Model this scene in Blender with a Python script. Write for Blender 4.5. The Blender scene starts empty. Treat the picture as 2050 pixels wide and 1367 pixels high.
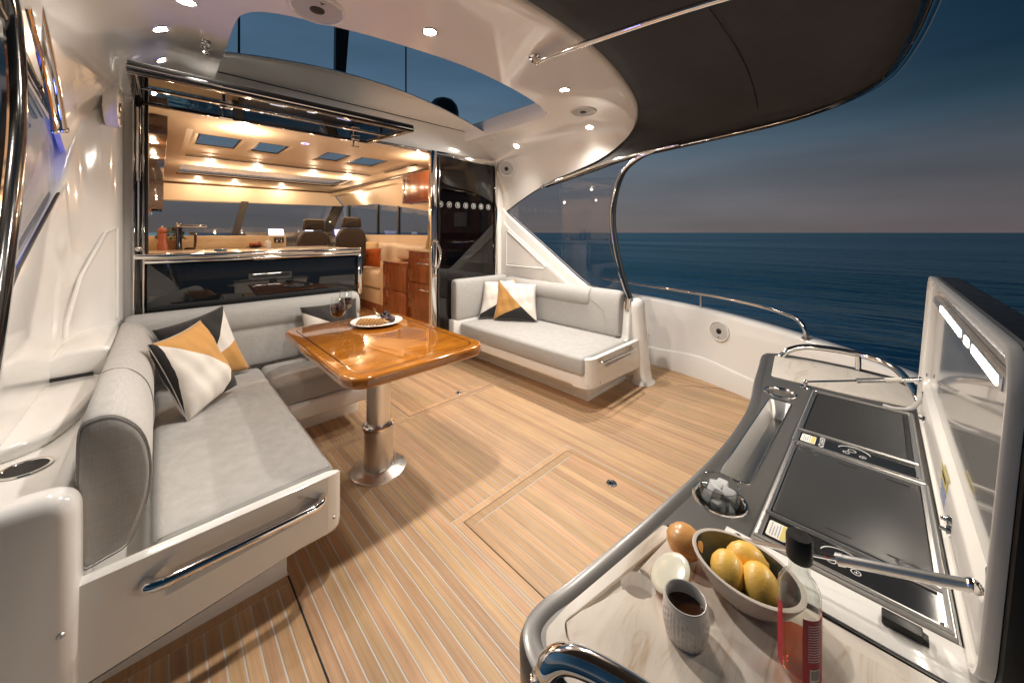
import bpy, bmesh, math, random
from mathutils import Vector, Matrix
from mathutils.geometry import tessellate_polygon

S = bpy.context.scene
COL = S.collection
R = math.radians
random.seed(7)

# ------------------------------------------------------------------ camera
cam = bpy.data.cameras.new('camera')
camo = bpy.data.objects.new('camera', cam)
COL.objects.link(camo)
cam.sensor_width = 36.0
cam.lens = 36.0 * 724.0 / 2050.0
cam.shift_y = -217.5 / 2050.0
cam.clip_start = 0.02
cam.clip_end = 30000
camo.location = (0, 0, 1.3)
camo.rotation_euler = (R(90), 0, R(-44.4))
S.camera = camo

# ------------------------------------------------------------------ dusk sky
W = bpy.data.worlds.new('World')
S.world = W
W.use_nodes = True
wn = W.node_tree.nodes
wl = W.node_tree.links
for n in list(wn):
    wn.remove(n)
w_out = wn.new('ShaderNodeOutputWorld')
w_bg = wn.new('ShaderNodeBackground')
w_tc = wn.new('ShaderNodeTexCoord')
w_sep = wn.new('ShaderNodeSeparateXYZ')
wl.new(w_tc.outputs['Generated'], w_sep.inputs[0])


def sky_ramp(stops):
    r = wn.new('ShaderNodeValToRGB')
    e = r.color_ramp.elements
    e[0].position, e[0].color = stops[0][0], (*stops[0][1], 1)
    e[1].position, e[1].color = stops[-1][0], (*stops[-1][1], 1)
    for p, c in stops[1:-1]:
        q = e.new(p)
        q.color = (*c, 1)
    wl.new(w_sep.outputs['Z'], r.inputs[0])
    return r


SKY_EAST = sky_ramp([(0.0, (.118, .100, .106)), (.07, (.098, .093, .100)), (.15, (.062, .074, .094)),
                     (.23, (.017, .044, .068)), (.30, (.0045, .022, .044)), (1.0, (.001, .012, .030))])
SKY_WEST = sky_ramp([(0.0, (.165, .145, .14)), (.10, (.145, .155, .175)), (.20, (.125, .175, .225)),
                     (.38, (.062, .120, .190)), (.60, (.045, .100, .160)), (1.0, (.02, .05, .09))])
w_dot = wn.new('ShaderNodeVectorMath')
w_dot.operation = 'DOT_PRODUCT'
w_dot.inputs[1].default_value = (-.05, 1.0, 0)
wl.new(w_tc.outputs['Generated'], w_dot.inputs[0])
w_map = wn.new('ShaderNodeMapRange')
w_map.interpolation_type = 'SMOOTHSTEP'
w_map.inputs[1].default_value = -.35
w_map.inputs[2].default_value = .75
wl.new(w_dot.outputs['Value'], w_map.inputs[0])
w_mix = wn.new('ShaderNodeMix')
w_mix.data_type = 'RGBA'
wl.new(w_map.outputs[0], w_mix.inputs[0])
wl.new(SKY_EAST.outputs[0], w_mix.inputs[6])
wl.new(SKY_WEST.outputs[0], w_mix.inputs[7])
w_ns = wn.new('ShaderNodeTexNoise')          # thin uneven dusk haze
w_ns.inputs['Scale'].default_value = 2.2
w_ns.inputs['Detail'].default_value = 4
w_mp = wn.new('ShaderNodeMapping')
w_mp.inputs['Scale'].default_value = (1, 1, 6)
wl.new(w_tc.outputs['Generated'], w_mp.inputs[0])
wl.new(w_mp.outputs[0], w_ns.inputs['Vector'])
w_hr = wn.new('ShaderNodeMapRange')
w_hr.inputs[1].default_value = .3
w_hr.inputs[2].default_value = .7
w_hr.inputs[3].default_value = .88
w_hr.inputs[4].default_value = 1.14
wl.new(w_ns.outputs['Fac'], w_hr.inputs[0])
w_hm = wn.new('ShaderNodeVectorMath')
w_hm.operation = 'SCALE'
wl.new(w_mix.outputs[2], w_hm.inputs[0])
wl.new(w_hr.outputs[0], w_hm.inputs['Scale'])
wl.new(w_hm.outputs[0], w_bg.inputs[0])
w_bg.inputs[1].default_value = 1.0
wl.new(w_bg.outputs[0], w_out.inputs[0])

sun = bpy.data.lights.new('sun', 'SUN')
sun.energy = .03
sun.angle = R(12)
sun.color = (1, .8, .68)
suno = bpy.data.objects.new('sun', sun)
COL.objects.link(suno)
suno.rotation_euler = (R(86), 0, R(183))

S.view_settings.view_transform = 'Standard'
S.view_settings.look = 'None'
S.view_settings.exposure = 0.0
S.view_settings.gamma = 1.0
S.view_settings.use_curve_mapping = False
S.cycles.use_denoising = True
S.cycles.max_bounces = 12
S.cycles.transparent_max_bounces = 24
S.cycles.glossy_bounces = 5
S.cycles.diffuse_bounces = 7
S.cycles.sample_clamp_indirect = 6
S.cycles.caustics_reflective = False
S.cycles.caustics_refractive = False
S.cycles.blur_glossy = 0.15

LAMP_W = 3.9      # common factor on the deck lamps
COCKPIT = (1.0, .915, .82)
SALON = (1.0, .69, .44)


# ------------------------------------------------------------------ mesh helpers
def lerp(a, b, t):
    return a + (b - a) * t


def catmull(pts, n=8, closed=False):
    P = [Vector(p) for p in pts]
    if len(P) < 3:
        return P
    out = []
    N = len(P)
    rng = N if closed else N - 1
    for i in range(rng):
        if closed:
            p0, p1, p2, p3 = P[(i - 1) % N], P[i], P[(i + 1) % N], P[(i + 2) % N]
        else:
            p1, p2 = P[i], P[i + 1]
            p0 = P[i - 1] if i > 0 else p1 + (p1 - p2)
            p3 = P[i + 2] if i + 2 < N else p2 + (p2 - p1)
        for k in range(n):
            t = k / n
            out.append(.5 * ((2 * p1) + (p2 - p0) * t + (2 * p0 - 5 * p1 + 4 * p2 - p3) * t * t + (3 * p1 - p0 - 3 * p2 + p3) * t ** 3))
    if not closed:
        out.append(P[-1])
    return out


def round_rect(x0, x1, y0, y1, r, n=6):
    out = []
    for cx, cy, a in ((x1 - r, y1 - r, 0), (x0 + r, y1 - r, 90), (x0 + r, y0 + r, 180), (x1 - r, y0 + r, 270)):
        for k in range(n + 1):
            t = R(a + 90 * k / n)
            out.append((cx + r * math.cos(t), cy + r * math.sin(t)))
    return out


def round_poly(pts, r, n=5):
    """Fillet every corner of a 2D polygon with radius r (or per-corner list)."""
    out = []
    N = len(pts)
    for i in range(N):
        p = Vector(pts[i]); a = Vector(pts[i - 1]); b = Vector(pts[(i + 1) % N])
        rr = r[i] if isinstance(r, (list, tuple)) else r
        u = (a - p); v = (b - p)
        la, lb = u.length, v.length
        u.normalize(); v.normalize()
        d = min(rr, la * .48, lb * .48)
        if d < 1e-5:
            out.append(tuple(p)); continue
        A = p + u * d; Bp = p + v * d
        for k in range(n + 1):
            t = k / n
            q = A * (1 - t) ** 2 + p * 2 * t * (1 - t) + Bp * t * t
            out.append(tuple(q))
    return out


def offset_poly(pts, d):
    n = len(pts); out = []
    area = sum(pts[i][0] * pts[(i + 1) % n][1] - pts[(i + 1) % n][0] * pts[i][1] for i in range(n))
    sg = 1 if area > 0 else -1
    for i in range(n):
        a, p, b = Vector(pts[i - 1]), Vector(pts[i]), Vector(pts[(i + 1) % n])
        u = (p - a).normalized(); v = (b - p).normalized()
        nu = Vector((u.y, -u.x)) * sg; nv = Vector((v.y, -v.x)) * sg
        m = (nu + nv)
        m = m / max(.35, m.length_squared / 2)
        q = p + m * d
        out.append((q.x, q.y))
    return out


class B:
    """Collects shapes in world coordinates; obj() links them as one mesh object."""

    def __init__(s):
        s.bm = bmesh.new()

    def _merge(s, bm, M=None):
        if M is not None:
            bm.transform(M)
        me = bpy.data.meshes.new('t')
        bm.to_mesh(me); bm.free()
        s.bm.from_mesh(me)
        bpy.data.meshes.remove(me)
        return s

    def box(s, x0, x1, y0, y1, z0, z1, bev=0, seg=2, M=None):
        bm = bmesh.new()
        bmesh.ops.create_cube(bm, size=1)
        for v in bm.verts:
            v.co = Vector((lerp(x0, x1, v.co.x + .5), lerp(y0, y1, v.co.y + .5), lerp(z0, z1, v.co.z + .5)))
        if bev > 0:
            bmesh.ops.bevel(bm, geom=bm.edges[:], offset=bev, segments=seg, profile=.5, affect='EDGES')
        return s._merge(bm, M)

    def prism(s, pts, h0, h1, axis='z', bev=0, seg=2, M=None, cap=True):
        f = {'z': lambda a, b, h: (a, b, h), 'y': lambda a, b, h: (a, h, b), 'x': lambda a, b, h: (h, a, b)}[axis]
        if h1 < h0:
            h0, h1 = h1, h0
        lev = [(0, h0), (0, h1)]
        if bev > 0:
            bev = min(bev, (h1 - h0) * .49)
            arc = [(bev * (1 - math.sin(math.pi / 2 * k / seg)), bev * (1 - math.cos(math.pi / 2 * k / seg))) for k in range(seg + 1)]
            lev = [(-d, h0 + h) for d, h in arc] + [(-d, h1 - h) for d, h in arc[::-1]]
        rings = [[f(a, b, h) for a, b in (offset_poly(pts, d) if d else pts)] for d, h in lev]
        return s.loft(rings, True, cap, False, M)

    def rects(s, x0, x1, y0, y1, holes, z, down=False, M=None):
        """Axis-aligned sheet with axis-aligned rectangular holes (a, b, c, d)."""
        xs = sorted({x0, x1, *[h[0] for h in holes], *[h[1] for h in holes]}); ys = sorted({y0, y1, *[h[2] for h in holes], *[h[3] for h in holes]})
        bm = bmesh.new()
        V = {}
        g = lambda a, b: V.setdefault((a, b), bm.verts.new((a, b, z)) if (a, b) not in V else V[(a, b)])
        for a, b in zip(xs, xs[1:]):
            for c, d in zip(ys, ys[1:]):
                mx, my = (a + b) / 2, (c + d) / 2
                if any(h[0] < mx < h[1] and h[2] < my < h[3] for h in holes):
                    continue
                q = [g(a, c), g(b, c), g(b, d), g(a, d)]
                bm.faces.new(q[::-1] if down else q)
        return s._merge(bm, M)

    def loft(s, rings, closed=True, cap=True, cyc=False, M=None):
        bm = bmesh.new()
        V = [[bm.verts.new(p) for p in r] for r in rings]
        m = len(V[0])
        K = len(V)
        for i in range(K if cyc else K - 1):
            a, b = V[i], V[(i + 1) % K]
            for j in range(m if closed else m - 1):
                q = (a[j], a[(j + 1) % m], b[(j + 1) % m], b[j])
                if len({tuple(round(c, 7) for c in v.co) for v in q}) >= 3:
                    try:
                        bm.faces.new(q)
                    except ValueError:
                        pass
        if cap and closed and not cyc:
            try:
                bm.faces.new(V[0][::-1]); bm.faces.new(V[-1])
            except ValueError:
                pass
        bmesh.ops.remove_doubles(bm, verts=bm.verts, dist=1e-6)
        bmesh.ops.recalc_face_normals(bm, faces=bm.faces)
        return s._merge(bm, M)

    def tube(s, pts, r, seg=10, n=8, closed=False, smooth=True, M=None):
        P = catmull(pts, n, closed) if smooth and len(pts) > 2 else [Vector(p) for p in pts]
        rings = []
        N = len(P)
        T = []
        for i in range(N):
            a = P[i - 1] if (i > 0 or closed) else P[i]
            b = P[(i + 1) % N] if (i < N - 1 or closed) else P[i]
            T.append((b - a).normalized())
        u = T[0].orthogonal().normalized()
        for i in range(N):
            if i:
                q = T[i - 1].rotation_difference(T[i])
                u = (q @ u)
            u = (u - T[i] * u.dot(T[i])).normalized()
            w = T[i].cross(u)
            rr = r(i / (N - 1)) if callable(r) else r
            rings.append([P[i] + (u * math.cos(2 * math.pi * k / seg) + w * math.sin(2 * math.pi * k / seg)) * rr for k in range(seg)])
        return s.loft(rings, True, not closed, closed, M)

    def lathe(s, prof, seg=24, M=None, cap=False, sx=1, sy=1):
        rings = [[(r * sx * math.cos(2 * math.pi * k / seg), r * sy * math.sin(2 * math.pi * k / seg), z) for k in range(seg)] for r, z in prof]
        return s.loft(rings, True, cap, False, M)

    def sheet(s, outer, holes, z, M=None, flip=False):
        polys = [[Vector((a, b, 0)) for a, b in p] for p in [outer] + list(holes)]
        tris = tessellate_polygon(polys)
        flat = [p for q in polys for p in q]
        bm = bmesh.new()
        V = [bm.verts.new((p.x, p.y, z(p.x, p.y) if callable(z) else z)) for p in flat]
        for t in tris:
            try:
                f = bm.faces.new([V[i] for i in t])
                f.normal_update()
                if (f.normal.z < 0) != flip:
                    f.normal_flip()
            except ValueError:
                pass
        return s._merge(bm, M)

    def ball(s, r, M=None, u=16, v=10, scale=(1, 1, 1)):
        bm = bmesh.new()
        bmesh.ops.create_uvsphere(bm, u_segments=u, v_segments=v, radius=r)
        for q in bm.verts:
            q.co = Vector((q.co.x * scale[0], q.co.y * scale[1], q.co.z * scale[2]))
        return s._merge(bm, M)

    def obj(s, name, mat, parent=None, smooth=38, local=False):
        me = bpy.data.meshes.new(name)
        s.bm.to_mesh(me); s.bm.free()
        if smooth:
            me.polygons.foreach_set('use_smooth', [True] * len(me.polygons))
            me.set_sharp_from_angle(angle=R(smooth))
        if mat:
            me.materials.append(mat)
        o = bpy.data.objects.new(name, me)
        COL.objects.link(o)
        if parent:
            adopt(o, parent, local)
        return o


def world(o):
    m = o.matrix_parent_inverse @ o.matrix_basis if o.parent else o.matrix_basis.copy()
    return world(o.parent) @ m if o.parent else m


def adopt(o, parent, local=False):
    o.parent = parent
    if not local:
        o.matrix_parent_inverse = world(parent).inverted()
    return o


def T(x, y, z):
    return Matrix.Translation((x, y, z))


def RX(a):
    return Matrix.Rotation(R(a), 4, 'X')


def RY(a):
    return Matrix.Rotation(R(a), 4, 'Y')


def RZ(a):
    return Matrix.Rotation(R(a), 4, 'Z')


def tag(o, label, cat, group=None):
    o['label'] = label
    o['category'] = cat
    if group:
        o['group'] = group
    return o


def struct(o):
    o['kind'] = 'structure'
    return o


def thing(name, label, cat, loc=(0, 0, 0), rotz=0, group=None):
    o = bpy.data.objects.new(name, None)
    COL.objects.link(o)
    o.empty_display_size = .05
    o.location = loc
    o.rotation_euler = (0, 0, R(rotz))
    return tag(o, label, cat, group)


def dup(root, M=None, label=None):
    r = root.copy(); COL.objects.link(r)
    if M is not None:
        r.matrix_basis = M
    if label:
        r['label'] = label
    for ch in list(root.children):
        c = ch.copy(); COL.objects.link(c); c.parent = r
        for g in list(ch.children):
            d = g.copy(); COL.objects.link(d); d.parent = c
    return r


def text_mesh(txt, size, name, mat, parent, M, extrude=.0003, align='CENTER'):
    cu = bpy.data.curves.new('t', 'FONT')
    cu.body = txt; cu.size = size; cu.extrude = extrude
    cu.align_x = align; cu.align_y = 'CENTER'
    o = bpy.data.objects.new('t', cu)
    COL.objects.link(o)
    dg = bpy.context.evaluated_depsgraph_get()
    me = bpy.data.meshes.new_from_object(o.evaluated_get(dg))
    bpy.data.objects.remove(o)
    me.transform(M)
    me.materials.clear(); me.materials.append(mat)
    q = bpy.data.objects.new(name, me)
    COL.objects.link(q)
    if parent:
        adopt(q, parent)
    return q


# ------------------------------------------------------------------ materials
def mat_new(name):
    m = bpy.data.materials.new(name)
    m.use_nodes = True
    nt = m.node_tree
    return m, nt, nt.nodes, nt.links, nt.nodes['Principled BSDF']


def pm(name, col, rough=.4, metal=0, coat=0, spec=.5, bump=None, vary=None, sheen=0, emit=None, estr=0, coat_rough=.03):
    m, nt, N, L, b = mat_new(name)
    b.inputs['Base Color'].default_value = (*col, 1)
    b.inputs['Roughness'].default_value = rough
    b.inputs['Metallic'].default_value = metal
    b.inputs['Coat Weight'].default_value = coat
    b.inputs['Coat Roughness'].default_value = coat_rough
    b.inputs['Specular IOR Level'].default_value = spec
    b.inputs['Sheen Weight'].default_value = sheen
    if emit:
        b.inputs['Emission Color'].default_value = (*emit, 1)
        b.inputs['Emission Strength'].default_value = estr
    tc = N.new('ShaderNodeTexCoord')
    if bump:
        sc, st, dist = bump[:3]
        t = N.new('ShaderNodeTexNoise')
        t.inputs['Scale'].default_value = sc
        t.inputs['Detail'].default_value = 3
        mp = N.new('ShaderNodeMapping')
        if len(bump) > 3:
            mp.inputs['Scale'].default_value = bump[3]
        L.new(tc.outputs['Object'], mp.inputs[0]); L.new(mp.outputs[0], t.inputs['Vector'])
        bp = N.new('ShaderNodeBump')
        bp.inputs['Strength'].default_value = st
        bp.inputs['Distance'].default_value = dist
        L.new(t.outputs['Fac'], bp.inputs['Height'])
        L.new(bp.outputs[0], b.inputs['Normal'])
    if vary:
        sc, amt = vary[:2]
        t = N.new('ShaderNodeTexNoise')
        t.inputs['Scale'].default_value = sc
        t.inputs['Detail'].default_value = 4
        mp = N.new('ShaderNodeMapping')
        if len(vary) > 2:
            mp.inputs['Scale'].default_value = vary[2]
        L.new(tc.outputs['Object'], mp.inputs[0]); L.new(mp.outputs[0], t.inputs['Vector'])
        mx = N.new('ShaderNodeMix'); mx.data_type = 'RGBA'
        mx.inputs[6].default_value = (*[c * (1 - amt) for c in col], 1)
        mx.inputs[7].default_value = (*[min(1, c * (1 + amt)) for c in col], 1)
        L.new(t.outputs['Fac'], mx.inputs[0])
        L.new(mx.outputs[2], b.inputs['Base Color'])
        # gloss is never perfectly even
        mr = N.new('ShaderNodeMapRange')
        mr.inputs[3].default_value = max(0, rough * .8); mr.inputs[4].default_value = min(1, rough * 1.25)
        L.new(t.outputs['Fac'], mr.inputs[0]); L.new(mr.outputs[0], b.inputs['Roughness'])
    return m


def wood(name, c1, c2, scale, rough, coat=0, rnd=0.0, spec=.5, bump=.15, wear=0):
    """Grain stretched by `scale`; rnd adds a tone per piece."""
    m, nt, N, L, b = mat_new(name)
    tc = N.new('ShaderNodeTexCoord')
    mp = N.new('ShaderNodeMapping')
    mp.inputs['Scale'].default_value = scale
    L.new(tc.outputs['Object'], mp.inputs[0])
    oi = N.new('ShaderNodeObjectInfo')
    ad = N.new('ShaderNodeVectorMath'); ad.operation = 'ADD'
    ml = N.new('ShaderNodeMath'); ml.operation = 'MULTIPLY'; ml.inputs[1].default_value = 37.0
    L.new(oi.outputs['Random'], ml.inputs[0])
    L.new(mp.outputs[0], ad.inputs[0]); L.new(ml.outputs[0], ad.inputs[1])
    t = N.new('ShaderNodeTexNoise')
    t.inputs['Scale'].default_value = 1
    t.inputs['Detail'].default_value = 5
    t.inputs['Roughness'].default_value = .62
    t.inputs['Distortion'].default_value = .35
    L.new(ad.outputs[0], t.inputs['Vector'])
    cr = N.new('ShaderNodeValToRGB')
    cr.color_ramp.elements[0].position = .32; cr.color_ramp.elements[0].color = (*c1, 1)
    cr.color_ramp.elements[1].position = .68; cr.color_ramp.elements[1].color = (*c2, 1)
    L.new(t.outputs['Fac'], cr.inputs[0])
    last = cr.outputs[0]
    if rnd:
        mr = N.new('ShaderNodeMapRange')
        mr.inputs[3].default_value = 1 - rnd; mr.inputs[4].default_value = 1 + rnd
        L.new(oi.outputs['Random'], mr.inputs[0])
        hs = N.new('ShaderNodeHueSaturation')
        L.new(mr.outputs[0], hs.inputs['Value'])
        m2 = N.new('ShaderNodeMath'); m2.operation = 'MULTIPLY'; m2.inputs[1].default_value = 7.31
        fr = N.new('ShaderNodeMath'); fr.operation = 'FRACT'
        L.new(oi.outputs['Random'], m2.inputs[0]); L.new(m2.outputs[0], fr.inputs[0])
        mh = N.new('ShaderNodeMapRange'); mh.inputs[3].default_value = .491; mh.inputs[4].default_value = .507
        L.new(fr.outputs[0], mh.inputs[0]); L.new(mh.outputs[0], hs.inputs['Hue'])
        L.new(last, hs.inputs['Color'])
        last = hs.outputs[0]
    if wear:                       # weathered, slightly greyed patches and small dark marks
        for sc, lo, hi, k in ((2.3, .42, .72, wear), (38, .68, .78, wear * 1.3)):
            wt = N.new('ShaderNodeTexNoise'); wt.inputs['Scale'].default_value = sc; wt.inputs['Detail'].default_value = 4
            L.new(tc.outputs['Object'], wt.inputs['Vector'])
            wr = N.new('ShaderNodeMapRange'); wr.inputs[1].default_value = lo; wr.inputs[2].default_value = hi; wr.inputs[4].default_value = k
            L.new(wt.outputs['Fac'], wr.inputs[0])
            wm = N.new('ShaderNodeMix'); wm.data_type = 'RGBA'; wm.inputs[7].default_value = (.26, .20, .145, 1)
            L.new(wr.outputs[0], wm.inputs[0]); L.new(last, wm.inputs[6]); last = wm.outputs[2]
    L.new(last, b.inputs['Base Color'])
    b.inputs['Roughness'].default_value = rough
    b.inputs['Coat Weight'].default_value = coat
    b.inputs['Coat Roughness'].default_value = .02
    b.inputs['Specular IOR Level'].default_value = spec
    if bump:
        bp = N.new('ShaderNodeBump')
        bp.inputs['Strength'].default_value = bump
        bp.inputs['Distance'].default_value = .0015
        L.new(t.outputs['Fac'], bp.inputs['Height']); L.new(bp.outputs[0], b.inputs['Normal'])
    return m


def fabric(name, col, amt=.12, scale=420):
    m, nt, N, L, b = mat_new(name)
    tc = N.new('ShaderNodeTexCoord')
    outs = []
    for s in ((1, 1, .05), (.05, .05, 1.0)):
        mp = N.new('ShaderNodeMapping'); mp.inputs['Scale'].default_value = s
        L.new(tc.outputs['Object'], mp.inputs[0])
        t = N.new('ShaderNodeTexNoise'); t.inputs['Scale'].default_value = scale; t.inputs['Detail'].default_value = 2
        L.new(mp.outputs[0], t.inputs['Vector'])
        outs.append(t.outputs['Fac'])
    ad = N.new('ShaderNodeMath'); ad.operation = 'ADD'
    L.new(outs[0], ad.inputs[0]); L.new(outs[1], ad.inputs[1])
    hf = N.new('ShaderNodeMath'); hf.operation = 'MULTIPLY'; hf.inputs[1].default_value = .5
    L.new(ad.outputs[0], hf.inputs[0])
    cr = N.new('ShaderNodeValToRGB')
    cr.color_ramp.elements[0].position = .33; cr.color_ramp.elements[0].color = (*[c * (1 - amt) for c in col], 1)
    cr.color_ramp.elements[1].position = .67; cr.color_ramp.elements[1].color = (*[min(1, c * (1 + amt)) for c in col], 1)
    L.new(hf.outputs[0], cr.inputs[0]); L.new(cr.outputs[0], b.inputs['Base Color'])
    b.inputs['Roughness'].default_value = .85
    b.inputs['Sheen Weight'].default_value = .15
    b.inputs['Specular IOR Level'].default_value = .25
    big = N.new('ShaderNodeTexNoise'); big.inputs['Scale'].default_value = 9; big.inputs['Detail'].default_value = 2
    L.new(tc.outputs['Object'], big.inputs['Vector'])
    b2 = N.new('ShaderNodeBump'); b2.inputs['Strength'].default_value = .35; b2.inputs['Distance'].default_value = .012
    L.new(big.outputs['Fac'], b2.inputs['Height'])
    bp = N.new('ShaderNodeBump'); bp.inputs['Strength'].default_value = .3; bp.inputs['Distance'].default_value = .0008
    L.new(hf.outputs[0], bp.inputs['Height']); L.new(b2.outputs[0], bp.inputs['Normal']); L.new(bp.outputs[0], b.inputs['Normal'])
    return m


def pane(name, tint, refl=(1, 1, 1), ior=1.5, rough=0.0):
    """Thin sheet of glass: tinted see-through plus Fresnel mirror."""
    m, nt, N, L, b = mat_new(name)
    N.remove(b)
    out = N['Material Output']
    tr = N.new('ShaderNodeBsdfTransparent'); tr.inputs[0].default_value = (*tint, 1)
    gl = N.new('ShaderNodeBsdfGlossy'); gl.inputs[0].default_value = (*refl, 1); gl.inputs['Roughness'].default_value = rough
    fr = N.new('ShaderNodeFresnel'); fr.inputs[0].default_value = ior
    mx = N.new('ShaderNodeMixShader')
    ge = N.new('ShaderNodeNewGeometry')          # same Fresnel curve on both faces of a thin sheet
    im = N.new('ShaderNodeMix')
    im.inputs[2].default_value = ior; im.inputs[3].default_value = 1 / ior
    L.new(ge.outputs['Backfacing'], im.inputs[0]); L.new(im.outputs[0], fr.inputs[0])
    L.new(fr.outputs[0], mx.inputs[0]); L.new(tr.outputs[0], mx.inputs[1]); L.new(gl.outputs[0], mx.inputs[2])
    L.new(mx.outputs[0], out.inputs[0])
    return m


def emis(name, col, strength):
    m, nt, N, L, b = mat_new(name)
    b.inputs['Base Color'].default_value = (.9, .9, .9, 1)
    b.inputs['Emission Color'].default_value = (*col, 1)
    b.inputs['Emission Strength'].default_value = strength
    return m


def marble(name, base, vein, scale=6, rough=.25):
    m, nt, N, L, b = mat_new(name)
    tc = N.new('ShaderNodeTexCoord')
    mp = N.new('ShaderNodeMapping')
    mp.inputs['Scale'].default_value = (scale * .5, scale * 2.0, scale); mp.inputs['Rotation'].default_value = (0, 0, R(-20))
    L.new(tc.outputs['Object'], mp.inputs[0])
    t = N.new('ShaderNodeTexNoise'); t.inputs['Scale'].default_value = 1.1; t.inputs['Detail'].default_value = 7
    t.inputs['Distortion'].default_value = 1.2; t.inputs['Roughness'].default_value = .6
    L.new(mp.outputs[0], t.inputs['Vector'])
    cr = N.new('ShaderNodeValToRGB')
    e = cr.color_ramp.elements
    e[0].position = .30; e[0].color = (*vein, 1)
    e[1].position = .62; e[1].color = (*base, 1)
    q = e.new(.40); q.color = (*[lerp(a, c, .62) for a, c in zip(vein, base)], 1)
    q = e.new(.46); q.color = (*[lerp(a, c, .85) for a, c in zip(vein, base)], 1)
    L.new(t.outputs['Fac'], cr.inputs[0]); L.new(cr.outputs[0], b.inputs['Base Color'])
    b.inputs['Roughness'].default_value = rough
    return m


GEL = pm('gelcoat', (.80, .785, .755), .10, coat=.7, vary=(2.2, .018), coat_rough=.025)
GEL_WARM = pm('gelcoat_cream', (.87, .84, .80), .12, coat=.7, vary=(2.2, .02), coat_rough=.03)
CHROME = pm('polished_steel', (.82, .80, .77), .07, 1, vary=(8, .04))
STEEL = pm('brushed_steel', (.62, .605, .585), .36, 1, vary=(3, .04))
ALU = pm('satin_aluminium', (.80, .78, .75), .27, 1, vary=(3, .03))
FAB = fabric('grey_upholstery', (.405, .395, .380))
FAB_SEAM = pm('upholstery_piping', (.36, .34, .32), .8)
TEAK = wood('teak_plank', (.40, .235, .115), (.55, .360, .200), (95, 3.0, 95), .5, rnd=.17, spec=.35, bump=.25, wear=.30)
CAULK = pm('grey_caulk', (.50, .48, .45), .6, vary=(40, .10))
SEAMBLK = pm('black_gap', (.012, .01, .009), .8)
TABLEWOOD = wood('varnished_timber', (.235, .074, .007), (.42, .152, .015), (5, 22, 8), .12, coat=1.0, bump=0)
TABLEINLAY = pm('dark_inlay', (.03, .012, .006), .3, coat=1.0)
GLASS = pane('clear_glass', (.96, .97, .96))
SIDEGLASS = pane('side_window_glass', (.90, .89, .90), ior=1.40)
TINT = pane('tinted_door_glass', (.17, .16, .15), ior=1.55)
WSGLASS = pane('windscreen_glass', (.60, .64, .68), ior=1.4)
BLACKGLASS = pm('black_glass', (.008, .010, .013), .03, spec=.6, coat=.6)
BLACK = pm('black_plastic', (.014, .013, .012), .42, vary=(30, .15))
BLACKGLOSS = pm('black_gloss', (.010, .010, .010), .12, coat=.5)
RUBBER = pm('black_rubber', (.02, .019, .018), .6)
CANVAS = pm('dark_canvas', (.016, .0140, .0125), .66, bump=(3, .22, .03, (.6, 1.6, 1)), vary=(5, .12), sheen=.2)
WHITEPL = pm('white_plastic', (.74, .72, .69), .35, vary=(9, .03))
GREYMESH = pm('speaker_grille', (.50, .49, .47), .5, bump=(900, .6, .0015))
MARBLE = marble('marble_top', (.72, .665, .59), (.52, .43, .33), 8.0, .22)
COUNTER = pm('dark_metallic_moulding', (.125, .118, .111), .36, .35, coat=.2, vary=(6, .05), coat_rough=.15)
SALON_CREAM = pm('salon_cream', (.74, .63, .48), .5, vary=(3, .03))
LEATHER = pm('cream_leather', (.72, .62, .49), .42, bump=(240, .2, .0008))
CHERRY = wood('cherry_veneer', (.21, .060, .020), (.36, .12, .045), (16, 16, 1.6), .22, coat=.7, bump=0)
WALNUT = wood('walnut_veneer', (.035, .018, .010), (.085, .045, .024), (10, 50, 50), .25, coat=.6, bump=0)
SEATGREY = pm('taupe_leather', (.040, .033, .029), .5, bump=(260, .2, .0008))

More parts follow.
